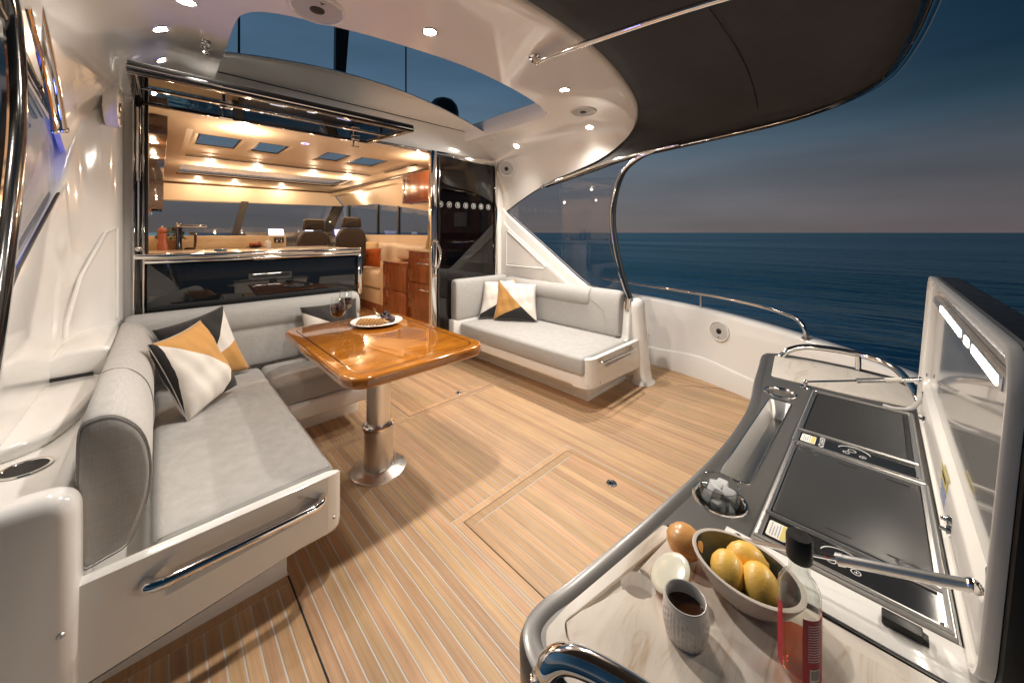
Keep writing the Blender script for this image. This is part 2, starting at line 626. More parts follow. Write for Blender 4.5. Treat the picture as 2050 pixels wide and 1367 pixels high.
# ================================================================== SETTING
# ------------------------------------------------------------------ sea
def sea_mat():
    m, nt, N, L, b = mat_new('sea_water')
    tc = N.new('ShaderNodeTexCoord')
    prev = None
    for sc, st, dist, rot, stretch in ((.03, .35, 1.2, 46, (2.4, 1, 1)), (.16, .7, .60, 52, (3, 1, 1)), (.9, .7, .11, 44, (2.6, 1, 1)), (5.0, .4, .014, 40, (2, 1, 1))):
        mp = N.new('ShaderNodeMapping')
        mp.inputs['Rotation'].default_value = (0, 0, R(rot))
        mp.inputs['Scale'].default_value = stretch
        L.new(tc.outputs['Object'], mp.inputs[0])
        t = N.new('ShaderNodeTexNoise')
        t.inputs['Scale'].default_value = sc; t.inputs['Detail'].default_value = 3; t.inputs['Distortion'].default_value = .4
        L.new(mp.outputs[0], t.inputs['Vector'])
        bp = N.new('ShaderNodeBump'); bp.inputs['Strength'].default_value = st; bp.inputs['Distance'].default_value = dist
        L.new(t.outputs['Fac'], bp.inputs['Height'])
        if prev:
            L.new(prev, bp.inputs['Normal'])
        prev = bp.outputs[0]
    # wind lanes: long bands of smoother and rougher water
    mp = N.new('ShaderNodeMapping'); mp.inputs['Rotation'].default_value = (0, 0, R(8)); mp.inputs['Scale'].default_value = (1, .10, 1)
    L.new(tc.outputs['Object'], mp.inputs[0])
    last = None
    for sc in (.018, .11):
        t = N.new('ShaderNodeTexNoise'); t.inputs['Scale'].default_value = sc; t.inputs['Detail'].default_value = 5; t.inputs['Distortion'].default_value = .6
        L.new(mp.outputs[0], t.inputs['Vector'])
        if last:
            ad = N.new('ShaderNodeMath'); ad.operation = 'ADD'; L.new(last, ad.inputs[0]); L.new(t.outputs['Fac'], ad.inputs[1]); last = ad.outputs[0]
        else:
            last = t.outputs['Fac']
    mr = N.new('ShaderNodeMapRange'); mr.inputs[1].default_value = .80; mr.inputs[2].default_value = 1.20
    L.new(last, mr.inputs[0])
    mx = N.new('ShaderNodeMix'); mx.data_type = 'RGBA'
    mx.inputs[6].default_value = (.15, .39, .53, 1); mx.inputs[7].default_value = (.46, .68, .78, 1)
    L.new(mr.outputs[0], mx.inputs[0])
    gl = N.new('ShaderNodeBsdfGlossy'); df = N.new('ShaderNodeBsdfDiffuse'); fr = N.new('ShaderNodeFresnel'); ms = N.new('ShaderNodeMixShader')
    fr.inputs[0].default_value = 1.33
    df.inputs[0].default_value = (.012, .10, .16, 1)
    L.new(mx.outputs[2], gl.inputs[0]); L.new(prev, gl.inputs['Normal']); L.new(prev, fr.inputs['Normal']); L.new(prev, df.inputs['Normal'])
    L.new(fr.outputs[0], ms.inputs[0]); L.new(df.outputs[0], ms.inputs[1]); L.new(gl.outputs[0], ms.inputs[2])
    L.new(ms.outputs[0], N['Material Output'].inputs[0]); N.remove(b)
    rr = N.new('ShaderNodeMapRange'); rr.inputs[3].default_value = .10; rr.inputs[4].default_value = .24
    L.new(mr.outputs[0], rr.inputs[0]); L.new(rr.outputs[0], gl.inputs['Roughness'])
    return m


q = B()
rings = [[(r * math.cos(2 * math.pi * k / 96), r * math.sin(2 * math.pi * k / 96), -1.15) for k in range(96)] for r in (0.5, 4, 12, 40, 150, 600, 2500, 18000)]
q.loft(rings, True, False)
struct(q.obj('sea', sea_mat()))

# ------------------------------------------------------------------ hull
q = B()
q.prism([(-.62, 8.2), (-.62, -.25), (2.45, -.25), (2.95, .12), (3.30, .68), (3.5, 1.25), (3.6, 2.2), (3.6, 5.5), (2.9, 8.0)], -1.6, -.03)
struct(q.obj('hull', GEL))

# ------------------------------------------------------------------ deck
q = B()
q.sheet([(-.5, -.3), (2.5, -.3), (3.6, .6), (3.6, 3.12), (-.5, 3.12)], [], -.0012)
deck = struct(q.obj('deck', CAULK, smooth=0))


def plank(x0, x1, y0, y1, parent, name='plank', z=0.0):
    q = B()
    q.box(x0, x1, y0, y1, z - .004, z)
    return q.obj(name, TEAK, parent, smooth=0)


PITCH = .0412
GAP = .0050
x = .354 + .0022 - 12 * PITCH
while x < 3.46:
    a, b = x, x + PITCH - GAP
    spans = []
    if b < .356:
        spans = [(-.28, 1.538)]
    else:
        for u, v, y0, y1 in ((.357, .941, -.28, 2.291), (.9405, 1.7895, 1.3545, 2.291), (1.789, 9, -.28, 2.291), (.46, 1.268, 2.380, 3.09), (2.046, 9, 2.380, 3.09)):
            if min(b, v) - max(a, u) > .004:
                spans.append((y0, y1, max(a, u), min(b, v)))
    for y0, y1, a, b in [s if len(s) == 4 else (*s, a, b) for s in spans]:
        if a > 2.5:                      # the coaming curves in towards the stern
            y0 = max(y0, (a - 2.5) * .85 - .25)
        plank(a, b, y0, y1, deck)
    x += PITCH
for x0, x1, y0, y1 in ((-.14, .350, 1.542, 1.582), (.358, 3.4, 2.295, 2.332), (.46, 1.268, 2.339, 2.376), (2.046, 2.6, 2.339, 2.376),
                       (.946, 1.784, 1.3155, 1.3495), (.946, .9810, -.28, 1.3110), (1.7490, 1.784, -.28, 1.3110)):
    plank(x0, x1, y0, y1, deck, 'margin_board')


def hatch(label, x0, x1, y0, y1, fw, latch):
    t = thing('deck_hatch', label, 'hatch', ((x0 + x1) / 2, (y0 + y1) / 2, 0))
    q = B()
    g = .0034
    q.box(x0 - g, x1 + g, y0 - g, y1 + g, -.010, -.0006)
    q.obj('gap_seal', SEAMBLK, t, smooth=0)
    q = B(); q.sheet([(x0, y0), (x1, y0), (x1, y1), (x0, y1)], [], -.0003); q.obj('caulk_bed', CAULK, t, smooth=0)
    for a, b, c, d in ((x0, x0 + fw, y0, y1 - fw), (x1 - fw, x1, y0, y1 - fw), (x0, x1, y1 - fw + .003, y1), (x0 + fw + .003, x1 - fw - .003, y0, y0 + fw)):
        q = B(); q.box(a, b, c, d, -.003, .0009); q.obj('frame_board', TEAK, t, smooth=0)
    n = max(2, round((x1 - x0 - 2 * fw) / PITCH))
    w = (x1 - x0 - 2 * fw - .003) / n
    for k in range(n):
        a = x0 + fw + .003 + k * w
        q = B(); q.box(a, a + w - .0035, y0 + fw + .003, y1 - fw - .003, -.003, .0009); q.obj('plank', TEAK, t, smooth=0)
    q = B()
    M = T(latch[0], latch[1], .001)
    q.lathe([(0, .0005), (.018, .0005), (.019, .002), (.0255, .0025), (.0275, .001), (.0275, 0)], 28, M)
    r = q.obj('lift_ring', CHROME, t)
    q = B()
    q.box(-.013, .013, -.0035, .0035, .0005, .003, .001, M=M @ RZ(30)); q.tube([(-.012, .004, .002), (0, .014, .003), (.012, .004, .002)], .0022, 6, M=M @ RZ(30))
    q.obj('lift_handle', BLACKGLOSS, r)
    return t


hatch('large teak deck hatch with round steel lift ring in front of the barbecue counter', .985, 1.745, .12, 1.311, .042, (1.682, .979))
hatch('smaller teak deck hatch behind the dining table towards the cabin door', 1.275, 2.04, 2.341, 3.06, .042, (1.747, 2.404))
q = B(); q.box(.3505, .3560, -.28, 1.576, -.006, .0004)
q.obj('expansion_seam', SEAMBLK, deck, smooth=0)
q = B(); q.box(3.05, 3.60, -.0025, .0025, -.006, .0005, M=T(0, 0, 0)); q.bm.transform(T(3.33, .98, 0) @ RZ(-56) @ T(-3.33, 0, 0))
q.obj('expansion_seam', SEAMBLK, deck, smooth=0)

# ------------------------------------------------------------------ starboard coaming
CO = catmull([(3.62, 3.2, .66), (3.58, 2.4, .655), (3.50, 1.60, .645), (3.43, 1.13, .625), (3.30, .72, .60), (3.11, .36, .58), (2.87, .05, .565), (2.62, -.16, .55)], 6)
rings = []
for i, p in enumerate(CO):
    a = CO[max(0, i - 1)]; b = CO[min(len(CO) - 1, i + 1)]
    d = (b - a); d.z = 0; d.normalize()
    n = Vector((-d.y, d.x, 0))
    if n.x < 0:
        n = -n
    zt = p.z
    f = i / (len(CO) - 1)
    wv = .155 + .045 * math.exp(-((f - .42) / .1) ** 2) - .05 * max(0, f - .55)
    prof = [(.0, -.03), (.0, wv - .012), (.004, wv - .003), (.016, wv + .003), (.018, wv + .012), (.024, zt * .7), (.028, zt - .035), (.034, zt - .012), (.052, zt), (.125, zt), (.145, zt - .014), (.152, zt - .04), (.165, -.2), (.12, -1.4), (.10, -1.4), (.09, -.03)]
    rings.append([Vector((p.x, p.y, 0)) + n * o + Vector((0, 0, z)) for o, z in prof])
q = B(); q.loft(rings, True, True)
scoam = struct(q.obj('starboard_coaming', GEL, smooth=50))

# ------------------------------------------------------------------ port coaming and side wall
q = B()
q.prism(round_poly([(-.62, -1.2), (-.142, -1.2), (-.142, .648), (-.62, .648)], [0, 0, .07, 0], 8), 1.425, 3.12, 'y', .036, 6)
q.prism(round_poly([(-.62, .60), (-.150, .60), (-.150, .79), (-.17, .80), (-.28, .80)], [0, 0, .01, .02, 0], 4), 2.40, 3.11, 'y', .02, 3)
struct(q.obj('port_coaming', GEL, smooth=50))
PW = [(-.140, 3.11), (-.146, 3.03), (-.172, 2.955), (-.225, 2.89), (-.285, 2.80), (-.312, 2.65), (-.318, 2.3), (-.320, 1.95), (-.322, 1.64), (-.325, 1.44)]


def port_line(y):
    pts = [(.8, .55), (1.3, .80), (1.64, .985), (1.956, 1.175), (2.58, 1.465), (2.70, 1.56), (2.80, 1.78), (2.89, 2.2), (3.3, 2.35)]
    for (a, b), (c, d) in zip(pts, pts[1:]):
        if a <= y <= c:
            return b + (d - b) * (y - a) / (c - a)
    return pts[0][1]


pw = catmull([(a, b, 0) for a, b in PW], 5)
rings = []
for p in pw:
    zt = max(.66, port_line(p.y))
    rings.append([(p.x, p.y, .60), (p.x, p.y, lerp(.62, zt, .5)), (p.x, p.y, zt - .03), (p.x - .006, p.y, zt - .006), (p.x - .02, p.y + .0, zt), (p.x - .10, p.y + .02, zt), (p.x - .12, p.y + .02, .6)])
q = B(); q.loft(rings, True, True)
struct(q.obj('port_side_wall', GEL, smooth=50))

# ------------------------------------------------------------------ hardtop
CX = 1.295
HI = [(2.33, 3.14, 2.27), (2.33, 2.75, 2.27), (2.33, 2.4, 2.27), (2.33, 2.12, 2.27), (2.31, 1.98, 2.27), (2.22, 1.885, 2.27), (2.0, 1.81, 2.27), (1.7, 1.745, 2.27), (1.295, 1.715, 2.275)]
HO = [(2.92, 3.14, 1.52), (2.92, 2.49, 1.80), (2.92, 2.1, 1.90), (2.925, 1.83, 1.975), (2.93, 1.63, 2.07), (2.89, 1.47, 2.185), (2.5, 1.265, 2.245), (1.85, 1.115, 2.27), (1.295, 1.075, 2.275)]


def mirror(L):
    return [(2 * CX - a, b, c) for a, b, c in L[:-1]] + [L[-1]] + L[:-1][::-1]


HI_ = catmull(mirror(HI), 7)
HO_ = catmull(mirror(HO), 7)
rings = []
for I, O in zip(HI_, HO_):
    d = (O - I); d.z = 0; d.normalize()
    mA = I.lerp(O, .40); mA.z = 2.268
    mB = I.lerp(O, .70); mB.z = lerp(2.268, O.z, .22)
    mC = I.lerp(O, .90); mC.z = lerp(2.268, O.z, .62)
    up = Vector((0, 0, 1))
    rings.append([I + up * .15, I + up * .008, I + d * .006, I + d * .05 - up * .002, mA, mB, mC, O - d * .012 - up * .001, O + d * .010 + up * .012, O + d * .016 + up * .035, O + d * .004 + up * .062, I.lerp(O, .5) + up * (.15 + (2.27 - I.lerp(O, .5).z))])
q = B(); q.loft(rings, True, True)
hard = struct(q.obj('hardtop', GEL_WARM, smooth=50))
from mathutils.bvhtree import BVHTree
_bm = bmesh.new(); _bm.from_mesh(hard.data); HT_BVH = BVHTree.FromBMesh(_bm)


def ceiling_at(x, y):
    loc, n, i, d = HT_BVH.ray_cast(Vector((x, y, 1.0)), Vector((0, 0, 1)))
    if loc is None:
        return Vector((x, y, 2.27)), Vector((0, 0, -1))
    if n.z > 0:
        n = -n
    return loc, n


# ------------------------------------------------------------------ cabin bulkhead
q = B()
q.box(-.55, 2.96, 3.10, 3.22, 2.105, 2.372, .006)
q.box(-.16, -.103, 3.10, 3.2, .45, 2.104)
q.box(-.103, 1.205, 3.105, 3.2, -.02, 1.10)
q.box(2.742, 2.96, 3.10, 3.2, -.02, 2.104)
struct(q.obj('cabin_bulkhead', GEL_WARM))
rings = []
for y, f, up in ((3.106, 0, 0), (3.02, .30, .004), (2.93, .58, .004), (2.84, .84, 0), (2.795, .96, 0), (2.782, 1.0, .006), (2.79, 1.0, .018), (2.83, 1.0, .03), (3.0, 1.0, .07), (3.3, 1.0, .10), (3.65, .9, .06), (3.82, .4, .02), (3.84, .0, -.03)):  # aft crown overhangs as a hood, shaped to catch light bounced from below
    rings.append([(CX + 1.20 * s, y, lerp(2.375, 2.476 - .127 * (CX + 1.20 * s - 1.15) ** 2, f) + up) for s in [k / 14 - 1 for k in range(29)]])
q = B(); q.loft(rings, False, False)
cr_ = struct(q.obj('cabin_roof', GEL_WARM, smooth=60))
q = B(); q.tube([(-.03, 3.103, 2.3735), (2.62, 3.103, 2.3735)], .005, 6, smooth=False); q.obj('roof_seam', RUBBER, cr_)

# ------------------------------------------------------------------ saloon shell seen through window and door
q = B(); q.box(-.5, 3.1, 3.205, 8.2, .10, .18)
struct(q.obj('saloon_floor', wood('saloon_floor_oak', (.42, .25, .12), (.58, .38, .2), (30, 2, 30), .35, coat=.2)))
skl = [(.25, .53, 3.97, 4.46), (.67, .895, 3.97, 4.43), (1.25, 1.47, 3.97, 4.40), (1.60, 1.89, 3.97, 4.43)]
q = B()
recess = [(.16, 3.74), (2.16, 3.74), (2.16, 5.05), (.16, 5.05)]
big = [(.19, 5.72), (2.10, 5.72), (2.10, 6.50), (.19, 6.50)]
q.rects(-.3, 2.72, 3.205, 7.85, [(.16, 2.16, 3.74, 5.05), (.19, 2.10, 5.72, 6.50)], 2.10, True)
# coffered tray above the recess, with a funnel to each roof light
holes = [[(a, c), (b, c), (b, d), (a, d)] for a, b, c, d in [(h[0] - .03, h[1] + .03, h[2] - .06, h[3] + .06) for h in skl]]
q.rects(.20, 2.12, 3.78, 5.0, [(h[0][0], h[1][0], h[0][1], h[2][1]) for h in holes], 2.112, True)
q.loft([[(*p, 2.10) for p in recess], [(.20, 3.78, 2.112), (2.12, 3.78, 2.112), (2.12, 5.0, 2.112), (.20, 5.0, 2.112)]], True, False)
for h, hh in zip(skl, holes):
    q.loft([[(*p, 2.112) for p in hh], [(h[0], h[2], 2.128), (h[1], h[2], 2.128), (h[1], h[3], 2.128), (h[0], h[3], 2.128)]], True, False)
q.loft([[(*p, 2.10) for p in big], [(p[0], p[1], 2.11) for p in big]], True, False)
# front and side valances between ceiling and glass
q.loft([[(-.3, 7.85, 2.10), (2.46, 7.62, 2.10)], [(-.3, 7.95, 1.80), (2.66, 7.62, 1.83)]], False, False)
q.loft([[(2.46, 7.62, 2.10), (2.42, 3.205, 2.10)], [(2.50, 7.62, 2.02), (2.46, 3.205, 2.02)]], False, False)
q.loft([[(2.55, 7.62, 2.02), (2.55, 6.2, 2.02), (2.55, 5.2, 2.02), (2.55, 3.205, 2.02)], [(2.70, 7.62, 1.84), (2.70, 6.2, 1.80), (2.70, 5.2, 1.70), (2.70, 3.205, 1.45)]], False, False)
q.loft([[(2.46, 7.62, 2.02), (2.46, 3.205, 2.02)], [(2.56, 7.62, 2.02), (2.56, 3.205, 2.02)]], False, False)
struct(q.obj('saloon_ceiling', SALON_CREAM))
q = B()
q.box(2.68, 2.74, 3.205, 7.9, .18, 1.265)
q.box(-.3, -.24, 3.205, 7.9, .18, 2.1)
q.box(-.3, 2.8, 7.75, 7.85, .18, 1.24)
struct(q.obj('saloon_wall', SALON_CREAM))
q = B()
q.box(.20, 2.12, 4.995, 5.02, 2.092, 2.098)
q.box(2.145, 2.175, 3.80, 4.62, 2.092, 2.098)
q.obj('air_vent', BLACK, bpy.data.objects['saloon_ceiling'])
q = B()
q.tube([(-.3, 7.80, 2.085), (2.40, 7.58, 2.085), (2.43, 7.5, 2.085), (2.42, 3.3, 2.085)], .014, 6, smooth=False)
q.tube([(.17, 6.54, 2.095), (2.13, 6.54, 2.095), (2.13, 5.70, 2.095)], .014, 6, smooth=False)
q.obj('dark_trim', WALNUT, bpy.data.objects['saloon_ceiling'])
for k, h in enumerate(skl + [(.19, 2.10, 5.72, 6.50)]):
    t = thing('roof_light', ['leftmost square roof light over the galley', 'second roof light from the left in the ceiling tray', 'third roof light from the left in the ceiling tray', 'rightmost small roof light beside the air vent', 'wide roof light across the saloon ceiling ahead of the small ones'][k], 'roof light', ((h[0] + h[1]) / 2, (h[2] + h[3]) / 2, 2.12))
    z = 2.128 if k < 4 else 2.11
    q = B(); q.box(h[0], h[1], h[2], h[3], z + .004, z + .010); q.obj('pane', pane('roof_glass%d' % k, (.96, .98, 1.0), ior=1.10) if k == 0 else bpy.data.materials['roof_glass0'], t)
    q = B(); q.tube([(h[0], h[2], z), (h[1], h[2], z), (h[1], h[3], z), (h[0], h[3], z)], .008, 4, closed=True, smooth=False); q.obj('frame', BLACK, t)

# ================================================================== CABIN FRONT
# ------------------------------------------------------------------ galley hatch window, swung up
t = thing('flip_up_window', 'dark glass galley window swung up on chrome frame under the hardtop', 'window', (.6, 3.08, 2.07))
M = T(0, 3.075, 2.072) @ RX(3.7)
q = B(); q.box(-.065, 1.255, -.735, -.03, -.004, .004, M=M); q.obj('pane', pane('window_pane_dark', (.018, .017, .016), ior=1.6), t)
q = B()
for a, b, c, d in ((-.10, 1.29, -.775, -.735), (-.10, -.066, -.735, 0), (1.256, 1.29, -.735, 0), (-.066, 1.256, -.035, 0)):
    q.box(a, b, c, d, -.014, .018, .004, M=M)
q.obj('frame', BLACKGLOSS, t)
for a, b, c, d in ((-.10, 1.29, -.742, -.734), (-.072, -.065, -.734, -.036), (1.255, 1.262, -.734, -.036)):
    q = B(); q.box(a, b, c, d, -.017, -.0145, .0008, M=M); q.obj('chrome_trim', CHROME, t)
q = B(); q.tube([(-.10, -.777, .004), (1.29, -.777, .004)], .005, 8, smooth=False, M=M); q.obj('chrome_trim', CHROME, t)
q = B()
q.box(-.096, 1.286, -.771, -.739, .0185, .034, .003, M=M); q.box(-.096, -.07, -.735, 0, .0185, .034, .003, M=M); q.box(1.26, 1.286, -.735, 0, .0185, .034, .003, M=M)
q.obj('seal', RUBBER, t)
for k, (lx, ly) in enumerate(((.285, -.40), (1.13, -.13))):
    q = B()
    q.box(lx - .03, lx + .03, ly - .014, ly + .014, -.022, -.004, .004, M=M)
    q.tube([(lx - .012, ly, -.02), (lx - .012, ly, -.075)], .008, 8, M=M)
    q.tube([(lx - .03, ly, -.078), (lx + .03, ly, -.078)], .009, 8, M=M)
    q.obj('latch', CHROME, t)
q = B(); q.box(-.060, 1.25, -.44, -.40, -.0095, -.0045, .001, M=M); q.obj('glazing_bar', CHROME, t)

t = thing('galley_window_frame', 'polished frame around the open galley window with chrome sill rails', 'window frame', (.55, 3.08, 1.13))
q = B(); q.box(-.103, -.058, 3.045, 3.10, .79, 2.10, .008); q.obj('side_post', BLACKGLOSS, t)
for a in (-.104, -.064):
    q = B(); q.box(a, a + .007, 3.041, 3.0448, .79, 2.10, .001); q.obj('chrome_trim', CHROME, t)
q = B(); q.box(-.057, -.040, 3.058, 3.10, 1.175, 2.07, .003); q.obj('seal', RUBBER, t)
q = B(); q.box(-.103, 1.215, 3.036, 3.10, 1.142, 1.174, .010, 3); q.obj('sill_rail', CHROME, t)
q = B(); q.box(-.103, 1.215, 3.046, 3.10, 1.115, 1.137, .006, 2); q.obj('sill_rail', CHROME, t)
q = B(); q.box(1.188, 1.222, 3.045, 3.10, .79, 1.113, .008); q.obj('side_post', CHROME, t)
q = B(); q.box(-.058, 1.9, 3.06, 3.10, 2.076, 2.102, .006); q.obj('head_rail', CHROME, t)
q = B(); q.tube([(-.080, 3.036, 1.215), (-.080, 3.034, 1.62)], .0055, 8); q.tube([(-.080, 3.034, 1.60), (-.080, 3.033, 2.03)], .010, 8)
q.ball(.017, T(-.080, 3.034, 1.205)); q.obj('gas_strut', CHROME, t)
q = B(); q.box(-.057, 1.187, 3.070, 3.098, .80, 1.114, .003); o = q.obj('dark_glass_panel', BLACKGLASS)
tag(o, 'dark reflective glass panel below the galley window behind the seat back', 'glass panel')
q = B(); q.box(-.057, 1.187, 3.060, 3.0695, .800, .822, .003); q.obj('lower_trim', BLACK, o)

# ------------------------------------------------------------------ sliding door
t = thing('sliding_glass_door', 'dark tinted sliding glass door with chrome frame and seven round emblems', 'door', (2.31, 3.05, 0))
q = B(); q.box(1.945, 2.705, 3.052, 3.064, .03, 2.085); q.obj('pane', TINT, t)
q = B(); q.box(1.880, 1.945, 3.032, 3.082, .0, 2.10, .008); q.obj('stile', CHROME, t)
q = B(); q.box(2.705, 2.741, 3.028, 3.086, .0, 2.10, .008); q.obj('stile', CHROME, t)
q = B(); q.box(1.945, 2.705, 3.034, 3.082, 2.045, 2.10, .006); q.obj('top_rail', CHROME, t)
q = B(); q.box(1.945, 2.705, 3.034, 3.082, .0, .05, .006); q.obj('bottom_rail', CHROME, t)
q = B(); q.box(1.958, 1.985, 3.040, 3.0515, .05, 2.045, .003); q.obj('inner_trim', BLACKGLOSS, t)
q = B(); q.tube([(1.912, 3.03, .955), (1.915, 2.985, .965), (1.935, 2.972, 1.03), (1.945, 2.97, 1.09), (1.935, 2.972, 1.15), (1.912, 2.985, 1.215), (1.905, 3.03, 1.222)], .012, 10)
q.obj('handle', CHROME, t)
q = B(); q.box(1.892, 1.925, 3.015, 3.031, .86, .945, .006); q.ball(.016, T(1.908, 3.01, .885)); q.obj('lock', CHROME, t)
WHITEDECAL = pm('frosted_decal', (.8, .79, .77), .5)
for k in range(7):
    ex = 1.998 + k * .1035
    M = T(ex, 3.0505, 1.583) @ RX(90)
    e = B()
    e.lathe([(.0262, 0), (.0262, .0008), (.0285, .0008), (.0285, 0)], 24, M)
    e = e.obj('emblem', WHITEDECAL, t)
    q = B()      # ribbon shaped like a leaning letter
    q.tube([(-.010, -.013, .001), (-.006, .002, .001), (-.008, .012, .001), (.004, .013, .001), (.010, .006, .001), (.004, -.001, .001), (-.003, -.002, .001), (.004, -.007, .001), (.012, -.016, .001)], .0017, 5, M=M)
    q.obj('letter', WHITEDECAL, e)
q = B(); q.box(1.222, 1.880, 3.06, 3.20, -.003, .185, .01); o = q.obj('door_step', STEEL)
tag(o, 'low metal clad step across the open cabin doorway', 'step')

# ================================================================== AWNING
AO = [(2.92, 2.47, 1.805), (2.925, 1.92, 1.895), (2.93, 1.56, 1.958), (2.93, 1.13, 1.99), (2.89, .79, 2.0), (2.74, .34, 2.0), (2.44, .035, 2.0), (2.02, -.08, 2.0), (1.295, -.125, 2.005)]
AI = [(2.93, 2.48, 1.835), (2.935, 2.0, 1.95), (2.94, 1.70, 2.055), (2.90, 1.50, 2.20), (2.62, 1.32, 2.262), (2.25, 1.205, 2.285), (1.95, 1.14, 2.295), (1.65, 1.10, 2.30), (1.295, 1.085, 2.30)]
ao = catmull(mirror(AO), 6)
ai = catmull(mirror(AI), 6)
rows = []
for A, O in zip(ai, ao):
    rows.append([A.lerp(O, s) + Vector((0, 0, .10 * math.sin(math.pi * s) * max(0, min(1, (1.6 - A.lerp(O, s).y))))) for s in [k / 10 for k in range(11)]])
t = thing('awning', 'dark canvas sun awning stretched aft from the hardtop on a steel frame', 'awning', (CX, .6, 2.1))
q = B(); q.loft(rows, False, False)
aw = q.obj('canvas', CANVAS, t, smooth=60)
md = aw.modifiers.new('thickness', 'SOLIDIFY'); md.thickness = .004; md.offset = 1
q = B(); q.tube([p + Vector((0, 0, -.012)) for p in ao], .0135, 10, smooth=False); q.obj('frame_tube', CHROME, t)
q = B(); q.tube([p + Vector((0, 0, -.028)) - (p - Vector((CX, 1.2, p.z))).normalized() * .03 for p in ao], .008, 8, smooth=False); q.obj('batten_rail', BLACKGLOSS, t)
q = B(); q.tube([(.3, .52, 2.215), (1.3, .50, 2.235), (2.3, .52, 2.215), (2.86, .56, 2.03)], .0022, 5); q.obj('seam', BLACK, t)
q = B(); q.tube([p + Vector((0, 0, -.004)) for p in catmull([(.55, 1.02, 2.285), (.5, .45, 2.20), (.45, -.06, 2.01)], 6)], .0022, 5, smooth=False); q.obj('seam', BLACK, t)
# the stay that runs from the hardtop to the aft bow
for k, sx in enumerate((1,)):
    x0 = CX + sx * .185
    q = B()
    c, n = ceiling_at(x0, 1.335)
    q.tube([(x0, 1.335, c.z - .004), (x0, 1.328, c.z - .030), (x0 - sx * .006, 1.295, c.z - .046), (x0 - sx * .02, 1.15, c.z - .055), (x0 - sx * .065, .35, 2.115), (x0 - sx * .09, -.10, 1.992)], .0135, 10)
    o = q.obj('awning_stay', CHROME)
    tag(o, 'polished steel stay running from the hardtop underside out under the awning', 'stay')
    q = B(); q.lathe([(.032, 0), (.032, -.006), (.018, -.010), (.016, -.03)], 20, T(x0, 1.335, c.z)); q.obj('flange', CHROME, o)

# ================================================================== SIDES
# ------------------------------------------------------------------ starboard side panel, window and hoop
q = B()
panel = [(3.12, .55), (3.12, 1.62), (3.075, 1.565), (2.98, 1.492), (2.5, 1.175), (2.05, .872), (1.93, .802), (1.585, .752), (1.575, .74), (1.575, .55)]
q.prism(panel, 2.862, 2.955, 'x', .014, 3)
q.prism([(3.07, .86), (3.07, 1.40), (3.045, 1.43), (3.02, 1.41), (2.98, 1.36), (2.12, .80), (2.12, .74), (2.18, .76)], 2.848, 2.8615, 'x', .006, 2)
o = struct(q.obj('starboard_side_panel', GEL))
q = B()
q.prism([(2.995, .955), (2.995, 1.295), (2.975, 1.295), (2.43, .945), (2.43, .93)], 2.8445, 2.8478, 'x', .001, 1)
q.obj('locker_lid', GEL_WARM, o)
q = B()
q.tube([(2.846, 2.995, .93), (2.846, 2.995, 1.32), (2.846, 2.965, 1.315), (2.846, 2.41, .95), (2.846, 2.43, .93)], .008, 6, closed=True, smooth=False)
q.obj('locker_rim', GEL, o)

HOOP = [(2.905, 1.535, .735), (2.905, 1.60, .90), (2.905, 1.665, 1.15), (2.905, 1.70, 1.416), (2.905, 1.675, 1.64), (2.905, 1.597, 1.83), (2.908, 1.46, 1.93), (2.915, 1.30, 1.972), (2.925, 1.12, 1.985)]
hoop = catmull(HOOP, 6)
UP = catmull([(2.905, 3.05, 1.545), (2.905, 2.80, 1.665), (2.905, 2.47, 1.790), (2.905, 1.95, 1.885), (2.905, 1.62, 1.945), (2.908, 1.44, 1.960)], 6)
out = [(p.y, p.z) for p in UP]
for p in hoop[::-1]:
    if p.y > 1.46 and p.z < 1.93:
        out.append((p.y + .004, p.z))
out += [(1.56, .745), (1.93, .805), (2.05, .875), (2.5, 1.178), (2.98, 1.495)]
t = thing('side_window', 'clear curved side window between cabin and hoop on the starboard side', 'window', (2.9, 2.0, .75))
q = B(); q.prism(out, 2.903, 2.911, 'x'); q.obj('pane', SIDEGLASS, t)
q = B(); q.tube([(2.902, a, b) for a, b in out], .0065, 6, closed=True, smooth=False); q.obj('seal', RUBBER, t)
t = thing('window_hoop', 'curved polished steel hoop rising from the coaming to the awning frame', 'steel hoop', (2.905, 1.535, .7))
q = B(); q.tube([p + Vector((-.012, -.014, 0)) for p in hoop], .0145, 10, smooth=False); q.obj('tube', CHROME, t)
q = B(); q.tube([p + Vector((.012, -.030, 0)) for p in hoop], .013, 8, smooth=False); q.obj('black_welt', RUBBER, t)
q = B(); q.tube([(2.885, 1.525, .735), (2.89, 1.535, .64)], .021, 12); q.obj('foot', CHROME, t)
q = B(); q.tube([(2.905, 1.55, .74), (2.88, 1.60, .95), (2.885, 1.69, 1.18), (2.90, 1.695, 1.3)], .006, 6); q.obj('strap', BLACK, t)
q = B(); q.tube([p + Vector((-.024, 0, .002)) for p in catmull([(2.905, 2.49, 1.785), (2.905, 1.95, 1.888), (2.905, 1.62, 1.942), (2.91, 1.13, 1.978)], 5)], .012, 10, smooth=False)
o = q.obj('handrail', CHROME); tag(o, 'polished steel rail along the upper edge of the starboard side window', 'handrail')
q = B(); q.tube([(2.881, 2.505, 1.782), (2.881, 2.475, 1.789)], .019, 12, smooth=False); q.obj('end_fitting', ALU, o)

